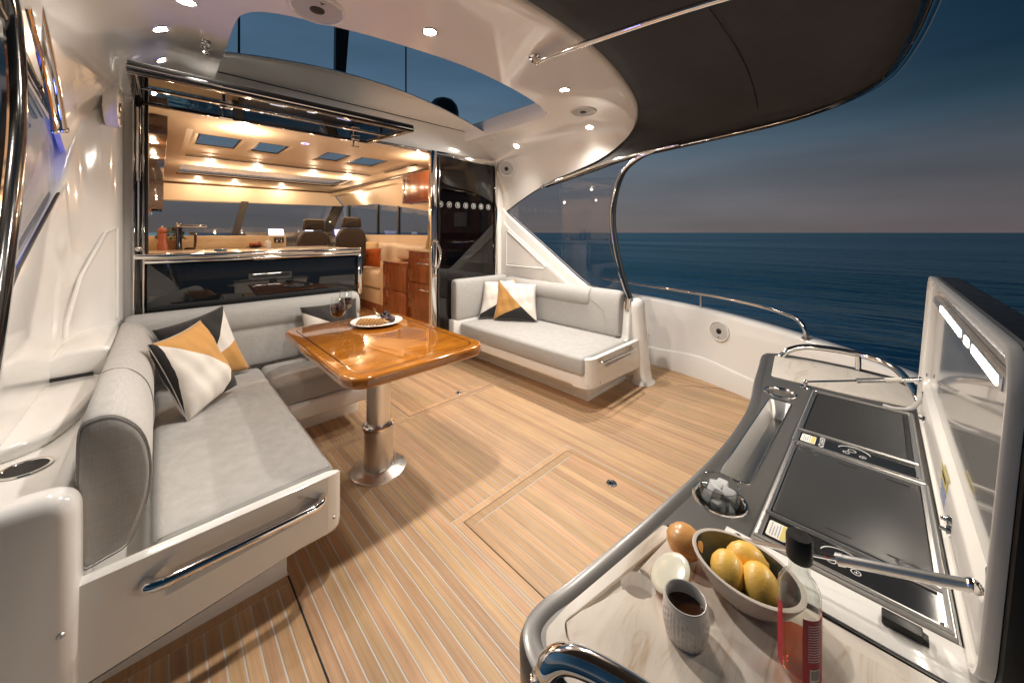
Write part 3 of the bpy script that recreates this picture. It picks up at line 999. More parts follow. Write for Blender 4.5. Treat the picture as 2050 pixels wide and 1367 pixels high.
# ------------------------------------------------------------------ port window seen edge-on
PXW = -.335
t = thing('port_side_window', 'side window at the left edge framed in black and orange-lit chrome', 'window', (PXW, 1.9, .7))
q = B(); q.prism([(2.66, 1.50), (1.956, 1.185), (1.66, 1.005), (1.76, 1.20), (1.855, 1.45), (1.90, 1.66), (1.86, 1.90), (2.05, 2.03), (2.40, 1.88), (2.60, 1.70)], PXW - .008, PXW, 'x'); q.obj('pane', SIDEGLASS, t)
q = B(); q.tube([(PXW + .012, a, b) for a, b in ((2.66, 1.50), (1.956, 1.187), (1.64, .998), (1.46, .90))], .006, 6, smooth=False); q.obj('seal', RUBBER, t)
hp = [(-.325, 1.56, .84), (-.325, 1.70, 1.08), (-.325, 1.835, 1.40), (-.325, 1.90, 1.66), (-.325, 1.85, 1.90), (-.325, 1.72, 2.04)]
q = B(); q.tube(hp, .017, 10); q.obj('hoop', CHROME, t)
q = B(); q.tube([(a - .012, b - .075, c) for a, b, c in hp], .055, 12); q.obj('black_welt', BLACKGLOSS, t)
q = B(); q.tube([(a + .006, b - .135, c) for a, b, c in hp], .012, 8); q.obj('outer_hoop', CHROME, t)
q = B(); q.tube([(-.285, 2.43, 1.737), (-.285, 2.24, 1.90), (-.285, 1.96, 2.07), (-.28, 1.8, 2.13)], .011, 10); q.ball(.016, T(-.285, 2.43, 1.737)); q.obj('handrail', CHROME, t)
q = B(); q.tube([(-.29, 2.28, 1.70), (-.29, 2.10, 1.86), (-.29, 1.86, 2.00)], .008, 8); q.ball(.012, T(-.29, 2.28, 1.70)); q.obj('inner_rail', CHROME, t)
BLUE = emis('blue_led', (.05, .09, 1.0), 40)
t = thing('courtesy_light', 'small blue courtesy light glowing outside the port window', 'light', (-.62, 2.3, 1.29))
q = B(); q.box(-.635, -.605, 2.22, 2.40, 1.275, 1.305, .004); q.obj('housing', CHROME, t)
q = B(); q.box(-.604, -.600, 2.23, 2.39, 1.280, 1.300); q.obj('lens', BLUE, t)
bl = bpy.data.lights.new('blue_bulb', 'AREA'); bl.energy = 5.0; bl.size = .12; bl.color = (.08, .12, 1)
blo = bpy.data.objects.new('bulb', bl); COL.objects.link(blo); blo.location = (-.597, 2.31, 1.29); blo.rotation_euler = (0, R(-90), 0); adopt(blo, t)

# ------------------------------------------------------------------ rails on the coaming
t = thing('coaming_rail', 'polished steel grab rail along the top of the starboard coaming', 'rail', (3.4, 1.0, .63))
q = B(); q.tube([(3.60, 2.2, .785), (3.585, 1.81, .765), (3.52, 1.35, .757), (3.46, .97, .745), (3.36, .66, .728), (3.245, .455, .705), (3.19, .385, .67), (3.17, .36, .61), (3.168, .357, .575)], .0155, 10); q.obj('tube', CHROME, t)
for a, b, z in ((3.50, 1.14, .75), (3.585, 1.9, .765)):
    q = B(); q.tube([(a, b, .62), (a, b, z)], .011, 10); q.obj('stanchion', CHROME, t)
q = B(); q.lathe([(.03, 0), (.03, .005), (.018, .01), (.0, .01)], 18, T(3.168, .357, .577)); q.obj('flange', CHROME, t)

# knee post at the aft end of the starboard seat
rings = []
for z, cx, cy, rx, ry in ((0, 3.035, 1.455, .120, .095), (.012, 3.035, 1.455, .118, .092), (.03, 3.03, 1.46, .098, .075), (.12, 3.02, 1.465, .090, .070), (.30, 3.01, 1.475, .084, .064), (.48, 3.0, 1.48, .080, .060), (.60, 2.99, 1.485, .078, .060), (.66, 2.985, 1.488, .084, .062), (.70, 2.985, 1.49, .078, .056), (.725, 2.985, 1.492, .055, .040), (.735, 2.985, 1.492, .0, .0)):
    rings.append([(cx + rx * math.cos(2 * math.pi * k / 24), cy + ry * math.sin(2 * math.pi * k / 24), z) for k in range(24)])
q = B(); q.loft(rings, True, True)
q.prism(round_poly([(2.80, .20), (3.06, .20), (3.06, .655), (2.93, .70), (2.90, .70), (2.86, .40), (2.80, .385)], .015, 4), 1.505, 1.62, 'y', .015, 3)
o = q.obj('knee_post', GEL, smooth=60); tag(o, 'rounded white moulded knee post at the aft end of the starboard seat', 'moulded post')
q = B(); q.ball(.007, T(3.075, 1.425, .40)); q.obj('screw', STEEL, o)


# ------------------------------------------------------------------ speakers
def speaker(label, M, r, grp, name='speaker', depth=0):
    t = thing(name, label, 'speaker', group=grp)
    t.matrix_basis = M
    if depth:
        q = B(); q.lathe([(r * .97, .001), (r, -.004), (r, -depth), (r * .99, -depth - .03)], 36); q.obj('housing', WHITEPL, t, local=True)
    q = B(); q.lathe([(r * .84, .004), (r * .88, .012), (r * .97, .010), (r, .004), (r, 0)], 36); q.obj('bezel', WHITEPL, t, local=True)
    q = B(); q.lathe([(0, .006), (r * .28, .008), (r * .6, .009), (r * .85, .006)], 36); q.obj('grille', GREYMESH, t, local=True)
    q = B(); q.lathe([(0, .016), (r * .18, .015), (r * .25, .011), (r * .26, .005)], 28); q.obj('centre_cap', BLACK, t, local=True)
    for k in range(4):
        a = R(45 + 90 * k)
        q = B(); q.ball(r * .035, T(r * .92 * math.cos(a), r * .92 * math.sin(a), .0115), 8, 6); q.obj('screw', STEEL, t, local=True)
    q = B()
    for a in (90, 210, 330):
        q.prism([(-r * .035, 0), (r * .035, 0), (0, r * .11)], 0, .0015, 'z', M=T(0, -r * .56, .0095) @ RZ(a - 90))
    q.obj('logo', BLACK, t, local=True)
    return t


def face(p, nrm, up=(0, 0, 1)):
    z = Vector(nrm).normalized(); u = Vector(up)
    x = u.cross(z).normalized(); y = z.cross(x)
    m = Matrix((x, y, z)).transposed().to_4x4()
    return T(*p) @ m


G = 'cockpit loudspeakers'
_bm = bmesh.new(); _bm.from_mesh(scoam.data); CO_BVH = BVHTree.FromBMesh(_bm)
c, n, _i, _d = CO_BVH.ray_cast(Vector((2.9, .86, .50)), Vector((.5, .10, -.035)).normalized())
n = n if n.x < 0 else -n
speaker('round white speaker on the starboard coaming below the steel rail', face(c + n * .002, n), .088, G)
c, n, _i, _d = HT_BVH.ray_cast(Vector((1.4, 1.46, 1.66)), Vector((1.391, 1.462, .36)).normalized())
n = n if n.x < 0 else -n
speaker('round white speaker on the side wall beside the glass door, above the side window', face(c + (n + Vector((-.45, -.45, -.25))).normalized() * .022, n + Vector((-.45, -.45, -.25))), .095, G, depth=.015)
c, n = ceiling_at(.492, 1.705)
speaker('large round ceiling speaker at the top edge of the picture', face(c, n, (0, 1, 0)), .115, G)
c, n = ceiling_at(2.42, 1.66)
speaker('round ceiling speaker above the right end of the hardtop beside a downlight', face(c, n, (0, 1, 0)), .105, G)
speaker('white speaker seen edge-on beside the top left corner of the galley window', face((-.158, 2.93, 1.985), (1, -.06, 0)), .108, G, depth=.012)


# ------------------------------------------------------------------ downlights
LENS_W = emis('lamp_lens_white', (1, .88, .72), 55)
LENS_O = emis('lamp_lens_warm', (1, .72, .42), 45)


def downlight(label, p, nrm, r, power, col, lens, grp, name='downlight', spread=150, point=False):
    t = thing(name, label, 'downlight', group=grp)
    up = (0, 1, 0) if abs(Vector(nrm).normalized().y) < .9 else (1, 0, 0)
    t.matrix_basis = face(p, nrm, up)
    q = B(); q.lathe([(r * .78, .001), (r * .80, .005), (r * .95, .006), (r, .003), (r, 0)], 24); q.obj('bezel', CHROME if r > .03 else WHITEPL, t, local=True)
    q = B(); q.lathe([(0, .0025), (r * .78, .0025)], 20); q.obj('lens', lens, t, local=True)
    l = bpy.data.lights.new('bulb', 'POINT' if point else 'SPOT')
    l.energy = power; l.color = col; l.shadow_soft_size = .012 if point else .045
    if not point:
        l.spot_size = R(spread); l.spot_blend = .75
    o = bpy.data.objects.new('bulb', l); COL.objects.link(o)
    o.parent = t
    o.location = (0, 0, .055 if point else .02); o.rotation_euler = (R(180), 0, 0)
    return t


G = 'hardtop downlights'
for lab, px, py, pw_ in (('brightest hardtop downlight at the centre of the aft arch', .935, 1.52, 26), ('hardtop downlight below the awning stay on the right of the arch', 1.965, 1.50, 26),
                        ('downlight next to the ceiling speaker where the hardtop curves down', 2.71, 1.795, 22), ('downlight over the starboard seat beside the glass door', 2.67, 2.66, 22),
                        ('downlight over the port seat, level with the chrome catch', .010, 2.375, 14), ('downlight cut by the top edge of the picture over the port seat', .082, 2.03, 5),
                        ('downlight hidden above the raised galley window', .02, 2.80, 8)):
    c, n = ceiling_at(px, py)
    downlight(lab, c, n, .038, pw_ * LAMP_W, COCKPIT, LENS_W, G)

# chrome catch on the port side of the hardtop
c, n = ceiling_at(.175, 2.40)
t = thing('window_catch', 'small chrome catch on the hardtop underside for the swung-up window', 'catch', c)
q = B(); q.box(-.018, .018, -.03, .03, -.006, 0, .003, M=T(*c)); q.obj('plate', CHROME, t)
q = B(); q.tube([(c.x, c.y, c.z), (c.x, c.y + .01, c.z - .045)], .009, 8); q.ball(.014, T(c.x, c.y + .012, c.z - .05)); q.box(c.x - .02, c.x + .02, c.y - .004, c.y + .012, c.z - .03, c.z - .022, .003); q.obj('hook', CHROME, t)

# roof gear seen through the opening
DOMEM = pm('black_dome', (.018, .017, .018), .38)
t = thing('radar_dome', 'black radar dome on the cabin roof seen through the hardtop opening', 'radar dome', (2.52, 3.78, 2.55))
q = B(); q.lathe([(.0, .36), (.06, .352), (.12, .325), (.165, .27), (.185, .20), (.188, .08), (.17, 0.0)], 32, T(2.52, 3.78, 2.60)); q.obj('dome', DOMEM, t)
q = B(); q.lathe([(.17, 0), (.10, -.02), (.09, -.22)], 24, T(2.52, 3.78, 2.60)); q.obj('pedestal', BLACK, t)
t = thing('antenna_mast', 'broad dark mast fin on the cabin roof', 'mast', (1.22, 3.6, 2.6))
q = B(); q.loft([[(1.145, 3.50, 2.5), (1.265, 3.50, 2.5), (1.265, 3.58, 2.5), (1.145, 3.58, 2.5)], [(1.165, 3.50, 2.78), (1.255, 3.50, 2.78), (1.255, 3.56, 2.78), (1.165, 3.56, 2.78)], [(1.17, 3.50, 3.4), (1.30, 3.50, 3.4), (1.30, 3.55, 3.4), (1.17, 3.55, 3.4)]]); q.obj('fin', BLACK, t)
q = B(); q.box(1.11, 1.30, 3.46, 3.62, 2.56, 2.63, .01); q.obj('foot', BLACK, t)
q = B(); q.tube([(1.865, 3.5, 2.52), (1.865, 3.5, 3.5)], .008, 8); o = q.obj('whip_antenna', BLACK); tag(o, 'thin black whip antenna on the cabin roof', 'antenna')
q = B(); q.tube([(1.865, 3.5, 2.50), (1.865, 3.5, 2.64)], .014, 8); q.obj('ferrule', CHROME, o)
q = B(); q.tube([(.445, 3.45, 2.44), (.445, 3.45, 3.2)], .008, 8); o = q.obj('whip_antenna', BLACK); tag(o, 'thin black whip antenna at the left end of the roof opening', 'antenna')
q = B(); q.prism([(2.40, 2.36), (2.48, 2.47), (2.62, 2.40), (3.2, 2.40), (3.2, 2.34)], 3.45, 3.6, 'y', .01); o = q.obj('navigation_fairing', BLACK); tag(o, 'low black fairing on the starboard edge of the cabin roof', 'fairing')

# ================================================================== SEATING
def cushion(q, x0, x1, y0, y1, z0, z1, r=.03, puff=.012):
    """Upholstered block with soft edges and a slightly domed top."""
    bm = bmesh.new()
    bmesh.ops.create_cube(bm, size=1)
    for v in bm.verts:
        v.co = Vector((lerp(x0, x1, v.co.x + .5), lerp(y0, y1, v.co.y + .5), lerp(z0, z1, v.co.z + .5)))
    bmesh.ops.bevel(bm, geom=bm.edges[:], offset=r, segments=4, profile=.5, affect='EDGES')
    n = max(2, int((y1 - y0) / .05)); m = max(2, int((x1 - x0) / .05))
    for k in range(1, n):
        y = lerp(y0, y1, k / n)
        g = bm.verts[:] + bm.edges[:] + bm.faces[:]
        bmesh.ops.bisect_plane(bm, geom=g, plane_co=(0, y, 0), plane_no=(0, 1, 0))
    for k in range(1, m):
        x = lerp(x0, x1, k / m)
        g = bm.verts[:] + bm.edges[:] + bm.faces[:]
        bmesh.ops.bisect_plane(bm, geom=g, plane_co=(x, 0, 0), plane_no=(1, 0, 0))
    for v in bm.verts:
        a = (v.co.x - x0) / (x1 - x0); b = (v.co.y - y0) / (y1 - y0); c = (v.co.z - z0) / (z1 - z0)
        e = lambda s: max(0, 1 - abs(2 * s - 1) ** 4)
        if c > .9:
            v.co.z += puff * e(a) * e(b) + .0032 * e(a) * e(b) * (math.sin(9 * v.co.x + 5.3 * v.co.y) + math.sin(14 * v.co.y - 6 * v.co.x + 1.3) * .6)
        if a > .95:
            v.co.x += puff * .4 * e(b) * e(c)
        if a < .05:
            v.co.x -= puff * .4 * e(b) * e(c)
        if b < .05:
            v.co.y -= puff * .4 * e(a) * e(c)
    q._merge(bm)


def recess_panel(q, x0, x1, z0a, z0b, z1, y, outline, depth, yb):
    """Face at y with a sunk grip; outline is the recess polygon (x, z)."""
    zt = max(p[1] for p in outline) - .004
    inner = [(lerp(px, sum(p[0] for p in outline) / len(outline), .06), lerp(pz, zt, .42)) for px, pz in outline]
    outer = [(x0, z0a), (x1, z0b), (x1, z1), (x0, z1)]
    q.sheet(outer, [outline[::-1]], 0, M=T(0, y, 0) @ RX(90))
    q.loft([[(a, y, b) for a, b in outline], [(a, y + depth * .7, lerp(b, d, .5)) for (a, b), (c_, d) in zip(outline, inner)], [(a, y + depth, b) for a, b in inner]], True, False)
    q.sheet(inner, [], 0, M=T(0, y + depth, 0) @ RX(90))


# ------------------------------------------------------------------ port settee
t = thing('port_settee', 'L-shaped grey cushioned settee on the left with white moulded base and chrome handle', 'settee', (.2, 2.2, 0))
q = B()
q.box(-.139, .354, 1.580, 3.08, -.02, .20, .012)
q.box(.356, 1.05, 2.68, 3.08, -.02, .20, .012)
q.obj('plinth', GEL, t)
q = B()
Rr = .055
body = round_poly([(-.19, 1.452), (.512, 1.452), (.512, 2.455), (1.085, 2.455), (1.085, 3.08), (-.19, 3.08)], [0, Rr, .02, Rr, 0, 0], 6)
rings = []
for z, ins in ((.135, .0), (.145, .0), (.170, .0)):
    rings.append([(a, b, z) for a, b in body])
shell = B()
shell.prism(body, .160, .265, 'z', .022, 3)
shell.obj('seat_base', GEL, t)
q = B()
rec = round_poly([(-.01, .322), (.060, .372), (.355, .372), (.425, .318), (.36, .272), (.012, .250)], .012, 3)
y = 1.4475
recess_panel(q, -.19, .455, .122, .186, .388, y, rec, .030, 1.50)
q.loft([[(.455, y, .186), (.455, y, .388)], [(.482, y + .004, .192), (.482, y + .004, .386)], [(.503, y + .018, .205), (.503, y + .018, .380)], [(.513, y + .045, .215), (.513, y + .045, .365)], [(.514, y + .12, .215), (.514, y + .075, .30)]], False, False)
q.loft([[(-.19, y, .388), (.455, y, .388), (.482, y + .004, .386), (.503, y + .018, .380), (.513, y + .045, .365)], [(-.19, y + .010, .394), (.455, y + .010, .394), (.478, y + .012, .392), (.495, y + .024, .386), (.503, y + .045, .37)], [(-.19, y + .028, .394), (.455, y + .028, .394), (.470, y + .028, .392), (.484, y + .034, .386), (.49, y + .05, .365)], [(-.19, y + .032, .30), (.455, y + .032, .30), (.470, y + .032, .30), (.484, y + .036, .30), (.49, y + .05, .30)]], False, False)
q.loft([[(-.19, y, .117), (.455, y, .186), (.482, y + .004, .192), (.503, y + .018, .205), (.513, y + .045, .215)], [(-.19, y + .14, .117), (.455, y + .14, .186), (.482, y + .14, .192), (.503, y + .14, .205), (.513, y + .14, .215)]], False, False)
q.obj('end_panel', GEL, t)
q = B(); q.ball(.006, T(.478, 1.452, .222)); q.obj('screw', STEEL, t)
q = B(); q.tube([(-.024, 1.449, .318), (-.018, 1.425, .318), (.01, 1.412, .318), (.06, 1.408, .320), (.36, 1.408, .320), (.405, 1.412, .320), (.428, 1.425, .322), (.432, 1.449, .324)], .0155, 12); q.obj('grab_handle', CHROME, t)
q = B(); cushion(q, -.012, .490, 1.482, 2.935, .262, .400, .026); c1 = q.obj('seat_cushion', FAB, t, smooth=60)
q = B(); q.tube([(0, 1.487, .388), (.478, 1.487, .388)], .0022, 5, smooth=False); q.obj('piping', FAB_SEAM, c1)
q = B(); q.tube([(0, 1.495, .396), (.474, 1.495, .3965)], .0016, 5, smooth=False); q.obj('piping', FAB_SEAM, c1)
q = B(); cushion(q, .496, 1.075, 2.475, 2.935, .262, .400, .026); q.obj('seat_cushion', FAB, t, smooth=60)


def swept(q, prof, path_fn, ts, endround=.04):
    """prof (a,b) in the cross plane, shrunk towards its centre at both ends to round them."""
    ca = sum(p[0] for p in prof) / len(prof); cb = sum(p[1] for p in prof) / len(prof)
    rings = []
    L = ts[-1] - ts[0]
    steps = [(0, .80), (.10, .90), (.35, .965), (1.0, 1.0)]
    seq = [(ts[0] + endround * a, s) for a, s in steps] + [(ts[0] + endround + (L - 2 * endround) * k / 12, 1.0) for k in range(1, 12)] + [(ts[-1] - endround * a, s) for a, s in steps[::-1]]
    for tt, s in seq:
        rings.append([path_fn(lerp(ca, a, s), lerp(cb, b, s), tt) for a, b in prof])
    q.loft(rings, True, True)


# back rest along the port side: D-shaped section in (x, z)
prof = [(p.x, p.y) for p in catmull([(-.152, .405, 0), (-.10, .402, 0), (-.062, .415, 0), (-.038, .46, 0), (-.018, .54, 0), (-.012, .62, 0), (-.022, .70, 0), (-.045, .755, 0), (-.085, .795, 0), (-.125, .80, 0), (-.150, .78, 0), (-.155, .70, 0), (-.155, .55, 0)], 3, True)]
q = B(); swept(q, prof, lambda a, b, s: (a, s, b), (1.488, 2.99), .022); bk = q.obj('back_rest', FAB, t, smooth=60)
q = B()
ca = -.085; cb = .6
q.tube([(lerp(ca, a, .985), 1.4935, lerp(cb, b, .985)) for a, b in prof], .0019, 6, closed=True, smooth=False)
q.obj('piping', FAB_SEAM, bk)
q = B()
q.tube([(a + .002 * (1 if a > -.08 else -1), 1.97, b + .001) for a, b in prof[6:30]], .0020, 5, smooth=False)
q.obj('piping', FAB_SEAM, bk)
# back rest along the bulkhead in (y, z) with a padded roll on top
prof = [(p.x, p.y) for p in catmull([(3.058, .40, 0), (2.975, .402, 0), (2.952, .42, 0), (2.945, .52, 0), (2.948, .62, 0), (2.956, .655, 0), (2.946, .672, 0), (2.934, .705, 0), (2.934, .765, 0), (2.955, .808, 0), (3.0, .826, 0), (3.045, .815, 0), (3.058, .77, 0), (3.058, .60, 0)], 3, True)]
q = B(); swept(q, prof, lambda a, b, s: (s, a, b), (-.135, 1.165), .03); bk = q.obj('back_rest', FAB, t, smooth=60)
q = B(); q.tube([(-.01, 2.9535, .656), (1.145, 2.9535, .656)], .0022, 5, smooth=False); q.obj('piping', FAB_SEAM, bk)

# ------------------------------------------------------------------ starboard settee
t = thing('starboard_settee', 'grey cushioned bench seat on the right side with white moulded base', 'settee', (2.55, 2.3, 0))
q = B(); q.box(2.378, 2.96, 1.590, 3.08, -.02, .21, .012); q.box(2.37, 2.96, 1.582, 3.08, -.02, .024, .006); q.obj('plinth', GEL, t)
body = round_poly([(2.178, 1.452), (3.0, 1.452), (3.0, 3.08), (2.178, 3.08)], [.10, .02, 0, 0], 8)
q = B(); q.prism(body, .175, .272, 'z', .02, 3); q.obj('seat_base', GEL, t)
q = B()
rec = round_poly([(2.335, .378), (2.44, .383), (2.80, .372), (2.80, .300), (2.40, .292)], .012, 3)
y = 1.446
recess_panel(q, 2.278, 3.0, .178, .150, .385, y, rec, .034, 1.5)
arc = [(2.278, y), (2.240, y + .006), (2.206, y + .026), (2.184, y + .058), (2.176, y + .10), (2.176, y + .14)]
q.loft([[(a, b, .178) for a, b in arc], [(a, b, .385) for a, b in arc]], False, False)
arc2 = [(3.0, y)] + arc
ins = [(3.0, y + .03), (2.285, y + .03), (2.262, y + .034), (2.236, y + .05), (2.22, y + .075), (2.214, y + .10), (2.214, y + .14)]
q.loft([[(a, b, .385) for a, b in arc2], [(lerp(a, c, .35), lerp(b, d, .35), .391) for (a, b), (c, d) in zip(arc2, ins)], [(a, b, .391) for a, b in ins], [(a, b, .25) for a, b in ins]], False, False)
q.loft([[(a, b, .178 if a < 2.9 else .150) for a, b in arc2], [(a + .1, b + .14, .18) for a, b in arc2]], False, False)
q.obj('end_panel', GEL, t)
q = B(); q.tube([(2.318, 1.449, .352), (2.322, 1.425, .352), (2.345, 1.414, .352), (2.42, 1.412, .352), (2.76, 1.412, .346), (2.80, 1.418, .346), (2.81, 1.449, .346)], .0095, 10); q.obj('grab_handle', CHROME, t)
for sx, sz in ((2.205, .205), (2.33, .20)):
    q = B(); q.ball(.006, T(sx, 1.447 if sx > 2.3 else 1.475, sz)); q.obj('screw', STEEL, t)
q = B(); cushion(q, 2.166, 2.815, 1.492, 2.965, .262, .400, .026); q.obj('seat_cushion', FAB, t, smooth=60)
# back: side section (x, z)
prof = [(p.x, p.y) for p in catmull([(2.93, .40, 0), (2.845, .40, 0), (2.805, .41, 0), (2.795, .47, 0), (2.80, .60, 0), (2.812, .72, 0), (2.835, .778, 0), (2.875, .795, 0), (2.92, .785, 0), (2.935, .74, 0), (2.936, .55, 0)], 3, True)]
q = B(); swept(q, prof, lambda a, b, s: (a, s, b), (1.565, 3.03), .045); bk = q.obj('back_rest', FAB, t, smooth=60)
roll = [(p.x, p.y) for p in catmull([(2.87, .645, 0), (2.815, .640, 0), (2.787, .662, 0), (2.782, .71, 0), (2.795, .76, 0), (2.835, .795, 0), (2.885, .802, 0), (2.90, .72, 0)], 3, True)]
q = B(); swept(q, roll, lambda a, b, s: (a, s, b), (1.86, 2.99), .06); q.obj('head_roll', FAB, bk, smooth=60)
q = B(); q.tube([(2.7965, 1.70, .42), (2.7975, 1.70, .58), (2.80, 1.74, .645), (2.806, 1.85, .70)], .0026, 6); q.obj('piping', FAB_SEAM, bk)
prof = [(p.x, p.y) for p in catmull([(3.06, .42, 0), (2.985, .42, 0), (2.965, .44, 0), (2.958, .60, 0), (2.966, .78, 0), (2.99, .822, 0), (3.04, .825, 0), (3.065, .79, 0), (3.065, .6, 0)], 3, True)]
q = B(); swept(q, prof, lambda a, b, s: (s, a, b), (2.125, 2.84), .035); q.obj('end_rest', FAB, t, smooth=60)
q = B(); q.prism(round_rect(2.10, 2.86, 2.97, 3.075, .012, 3), .18, .425, 'z', .006, 2); q.obj('end_moulding', GEL, t)


# ------------------------------------------------------------------ throw pillows
WHITE_C = (.74, .69, .63)
MUST_C = (.52, .275, .085)
DARK_C = (.030, .028, .028)


def pillow_mat(name, regions):
    """regions: list of (nx, ny, c, colour): colour applies where nx*u+ny*v > c (u, v in -1..1)."""
    m = fabric(name, (1, 1, 1), .06, 900)
    nt = m.node_tree; N, L = nt.nodes, nt.links
    b = N['Principled BSDF']
    cr = b.inputs['Base Color'].links[0].from_socket
    uv = N.new('ShaderNodeUVMap'); uv.uv_map = 'UVMap'
    cur = None
    base = N.new('ShaderNodeRGB'); base.outputs[0].default_value = (*WHITE_C, 1)
    cur = base.outputs[0]
    for nx, ny, c, col in regions:
        d = N.new('ShaderNodeVectorMath'); d.operation = 'DOT_PRODUCT'; d.inputs[1].default_value = (nx, ny, 0)
        L.new(uv.outputs[0], d.inputs[0])
        g = N.new('ShaderNodeMath'); g.operation = 'GREATER_THAN'; g.inputs[1].default_value = c
        L.new(d.outputs['Value'], g.inputs[0])
        mx = N.new('ShaderNodeMix'); mx.data_type = 'RGBA'
        L.new(g.outputs[0], mx.inputs[0]); L.new(cur, mx.inputs[6]); mx.inputs[7].default_value = (*col, 1)
        cur = mx.outputs[2]
    mu = N.new('ShaderNodeMix'); mu.data_type = 'RGBA'; mu.blend_type = 'MULTIPLY'; mu.inputs[0].default_value = 1
    L.new(cur, mu.inputs[6]); L.new(cr, mu.inputs[7]); L.new(mu.outputs[2], b.inputs['Base Color'])
    return m


def pillow(label, TL, TR, BR, BL, thick, mat, seed=0, name='throw_pillow', grp='throw pillows in white, mustard and charcoal'):
    TL, TR, BR, BL = map(Vector, (TL, TR, BR, BL))
    nrm = (TR - TL).cross(BL - TL).normalized()
    if nrm.dot(Vector((0, 0, 1.3)) - (TL + BR) / 2) < 0:
        nrm = -nrm
    rnd = random.Random(seed)
    ph = [rnd.uniform(0, 6.28) for _ in range(8)]
    n = 26
    bm = bmesh.new()
    uvl = bm.loops.layers.uv.new('UVMap')
    UV = {}
    grids = []
    for side in (1, -1):
        g = []
        for j in range(n + 1):
            row = []
            for i in range(n + 1):
                u = -1 + 2 * i / n; v = -1 + 2 * j / n
                pu = u * (1 - .075 * (1 - v * v) * abs(u) ** 1.5); pv = v * (1 - .075 * (1 - u * u) * abs(v) ** 1.5)
                s, tt = (pu + 1) / 2, (pv + 1) / 2
                p = BL.lerp(BR, s).lerp(TL.lerp(TR, s), tt)
                h = (max(0, 1 - abs(u) ** 2.6) * max(0, 1 - abs(v) ** 2.6)) ** .5
                edge = (1 - abs(u)) * (1 - abs(v))
                wr = .05 * math.sin(5 * u + 3 * v + ph[0]) + .05 * math.sin(9 * v - 2 * u + ph[1]) + .04 * math.sin(13 * u + 5 * v + ph[2])
                wr += .05 * math.sin(26 * v + ph[3]) * math.exp(-6 * (1 - abs(u))) + .05 * math.sin(24 * u + ph[4]) * math.exp(-6 * (1 - abs(v)))
                hh = thick * h * (1 + wr * 1.1) * side
                vert = None
                if side == -1 and (i in (0, n) or j in (0, n)):
                    vert = grids[0][j][i]
                else:
                    vert = bm.verts.new(p + nrm * hh)
                    UV[vert] = (u, v)
                row.append(vert)
            g.append(row)
        grids.append(g)
        for j in range(n):
            for i in range(n):
                f = bm.faces.new((g[j][i], g[j][i + 1], g[j + 1][i + 1], g[j + 1][i]))
                for lp in f.loops:
                    lp[uvl].uv = UV[lp.vert]
    bmesh.ops.recalc_face_normals(bm, faces=bm.faces)
    q = B(); me = bpy.data.meshes.new(name)
    bm.to_mesh(me); bm.free()
    me.polygons.foreach_set('use_smooth', [True] * len(me.polygons))
    me.materials.append(mat)
    o = bpy.data.objects.new(name, me); COL.objects.link(o)
    tag(o, label, 'pillow', grp)
    q = B()
    loop = [TL, TR, BR, BL]
    pts = []
    for k in range(4):
        a, b = loop[k], loop[(k + 1) % 4]; c = (TL + TR + BR + BL) / 4
        for s in range(8):
            x = s / 8
            p = a.lerp(b, x)
            w = .075 * (1 - (2 * x - 1) ** 2)
            mid = a.lerp(b, .5)
            pts.append(p + (c - mid) * w)
    q.tube(pts, .0022, 5, closed=True, smooth=False)
    q.obj('edge_seam', FAB_SEAM, o)
    return o


pillow('front throw pillow on the port seat, mustard top, white middle and black edges', (-.035, 2.30, .797), (.16, 2.53, .835), (.318, 2.52, .45), (.10, 2.28, .408), .075,
       pillow_mat('pillow_print_a', [(.63, .78, .18, MUST_C), (.58, -.82, .86, DARK_C), (-1.0, .08, .93, DARK_C)]), 1)
pillow('throw pillow behind it on the port seat with a dark upper corner and mustard base', (-.025, 2.80, .765), (.29, 2.88, .845), (.425, 2.84, .425), (.09, 2.77, .41), .07,
       pillow_mat('pillow_print_b', [(.30, -.95, .30, MUST_C), (-.78, .62, -.20, DARK_C)]), 2)
pillow('throw pillow half hidden behind the wine glasses, white curve on charcoal', (.715, 2.87, .775), (1.11, 2.88, .79), (1.13, 2.80, .42), (.74, 2.79, .41), .07,
       pillow_mat('pillow_print_c', [(.55, .83, .10, DARK_C)]), 3)
pillow('front throw pillow on the starboard seat with large mustard triangle', (2.57, 2.83, .80), (2.765, 2.47, .775), (2.69, 2.385, .415), (2.44, 2.765, .415), .068,
       pillow_mat('pillow_print_d', [(-.72, -.69, -.02, MUST_C), (.46, -.89, .43, DARK_C), (.72, .69, .03, WHITE_C)]), 4)
pillow('white and black throw pillow tucked behind the mustard one on the starboard seat', (2.47, 2.94, .785), (2.76, 2.75, .80), (2.72, 2.68, .43), (2.36, 2.90, .415), .065,
       pillow_mat('pillow_print_e', [(.45, -.89, .22, DARK_C), (.75, .66, 1.22, MUST_C)]), 5)

# ================================================================== TABLE
ZT = .70
t = thing('dining_table', 'glossy varnished timber table with dark inlay line on a steel pedestal', 'table', (.87, 1.945, 0))
x0, x1, y0, y1 = .548, 1.286, 1.487, 2.612
q = B(); q.prism(round_rect(x0, x1, y0, y1, .105, 10), ZT - .052, ZT, 'z', .016, 5); q.obj('table_top', TABLEWOOD, t, smooth=50)
q = B()
o_ = round_rect(x0 + .052, x1 - .052, y0 + .052, y1 - .052, .075, 10); i_ = round_rect(x0 + .0585, x1 - .0585, y0 + .0585, y1 - .0585, .069, 10)
q.sheet(o_, [i_[::-1]], ZT + .0004); q.obj('inlay_line', TABLEINLAY, t, smooth=0)
q = B()
M = T(.872, 1.945, 0)
q.lathe([(0, .020), (.100, .020), (.104, .017), (.138, .011), (.146, .007), (.148, 0)], 48, M); fl = q.obj('base_flange', ALU, t)
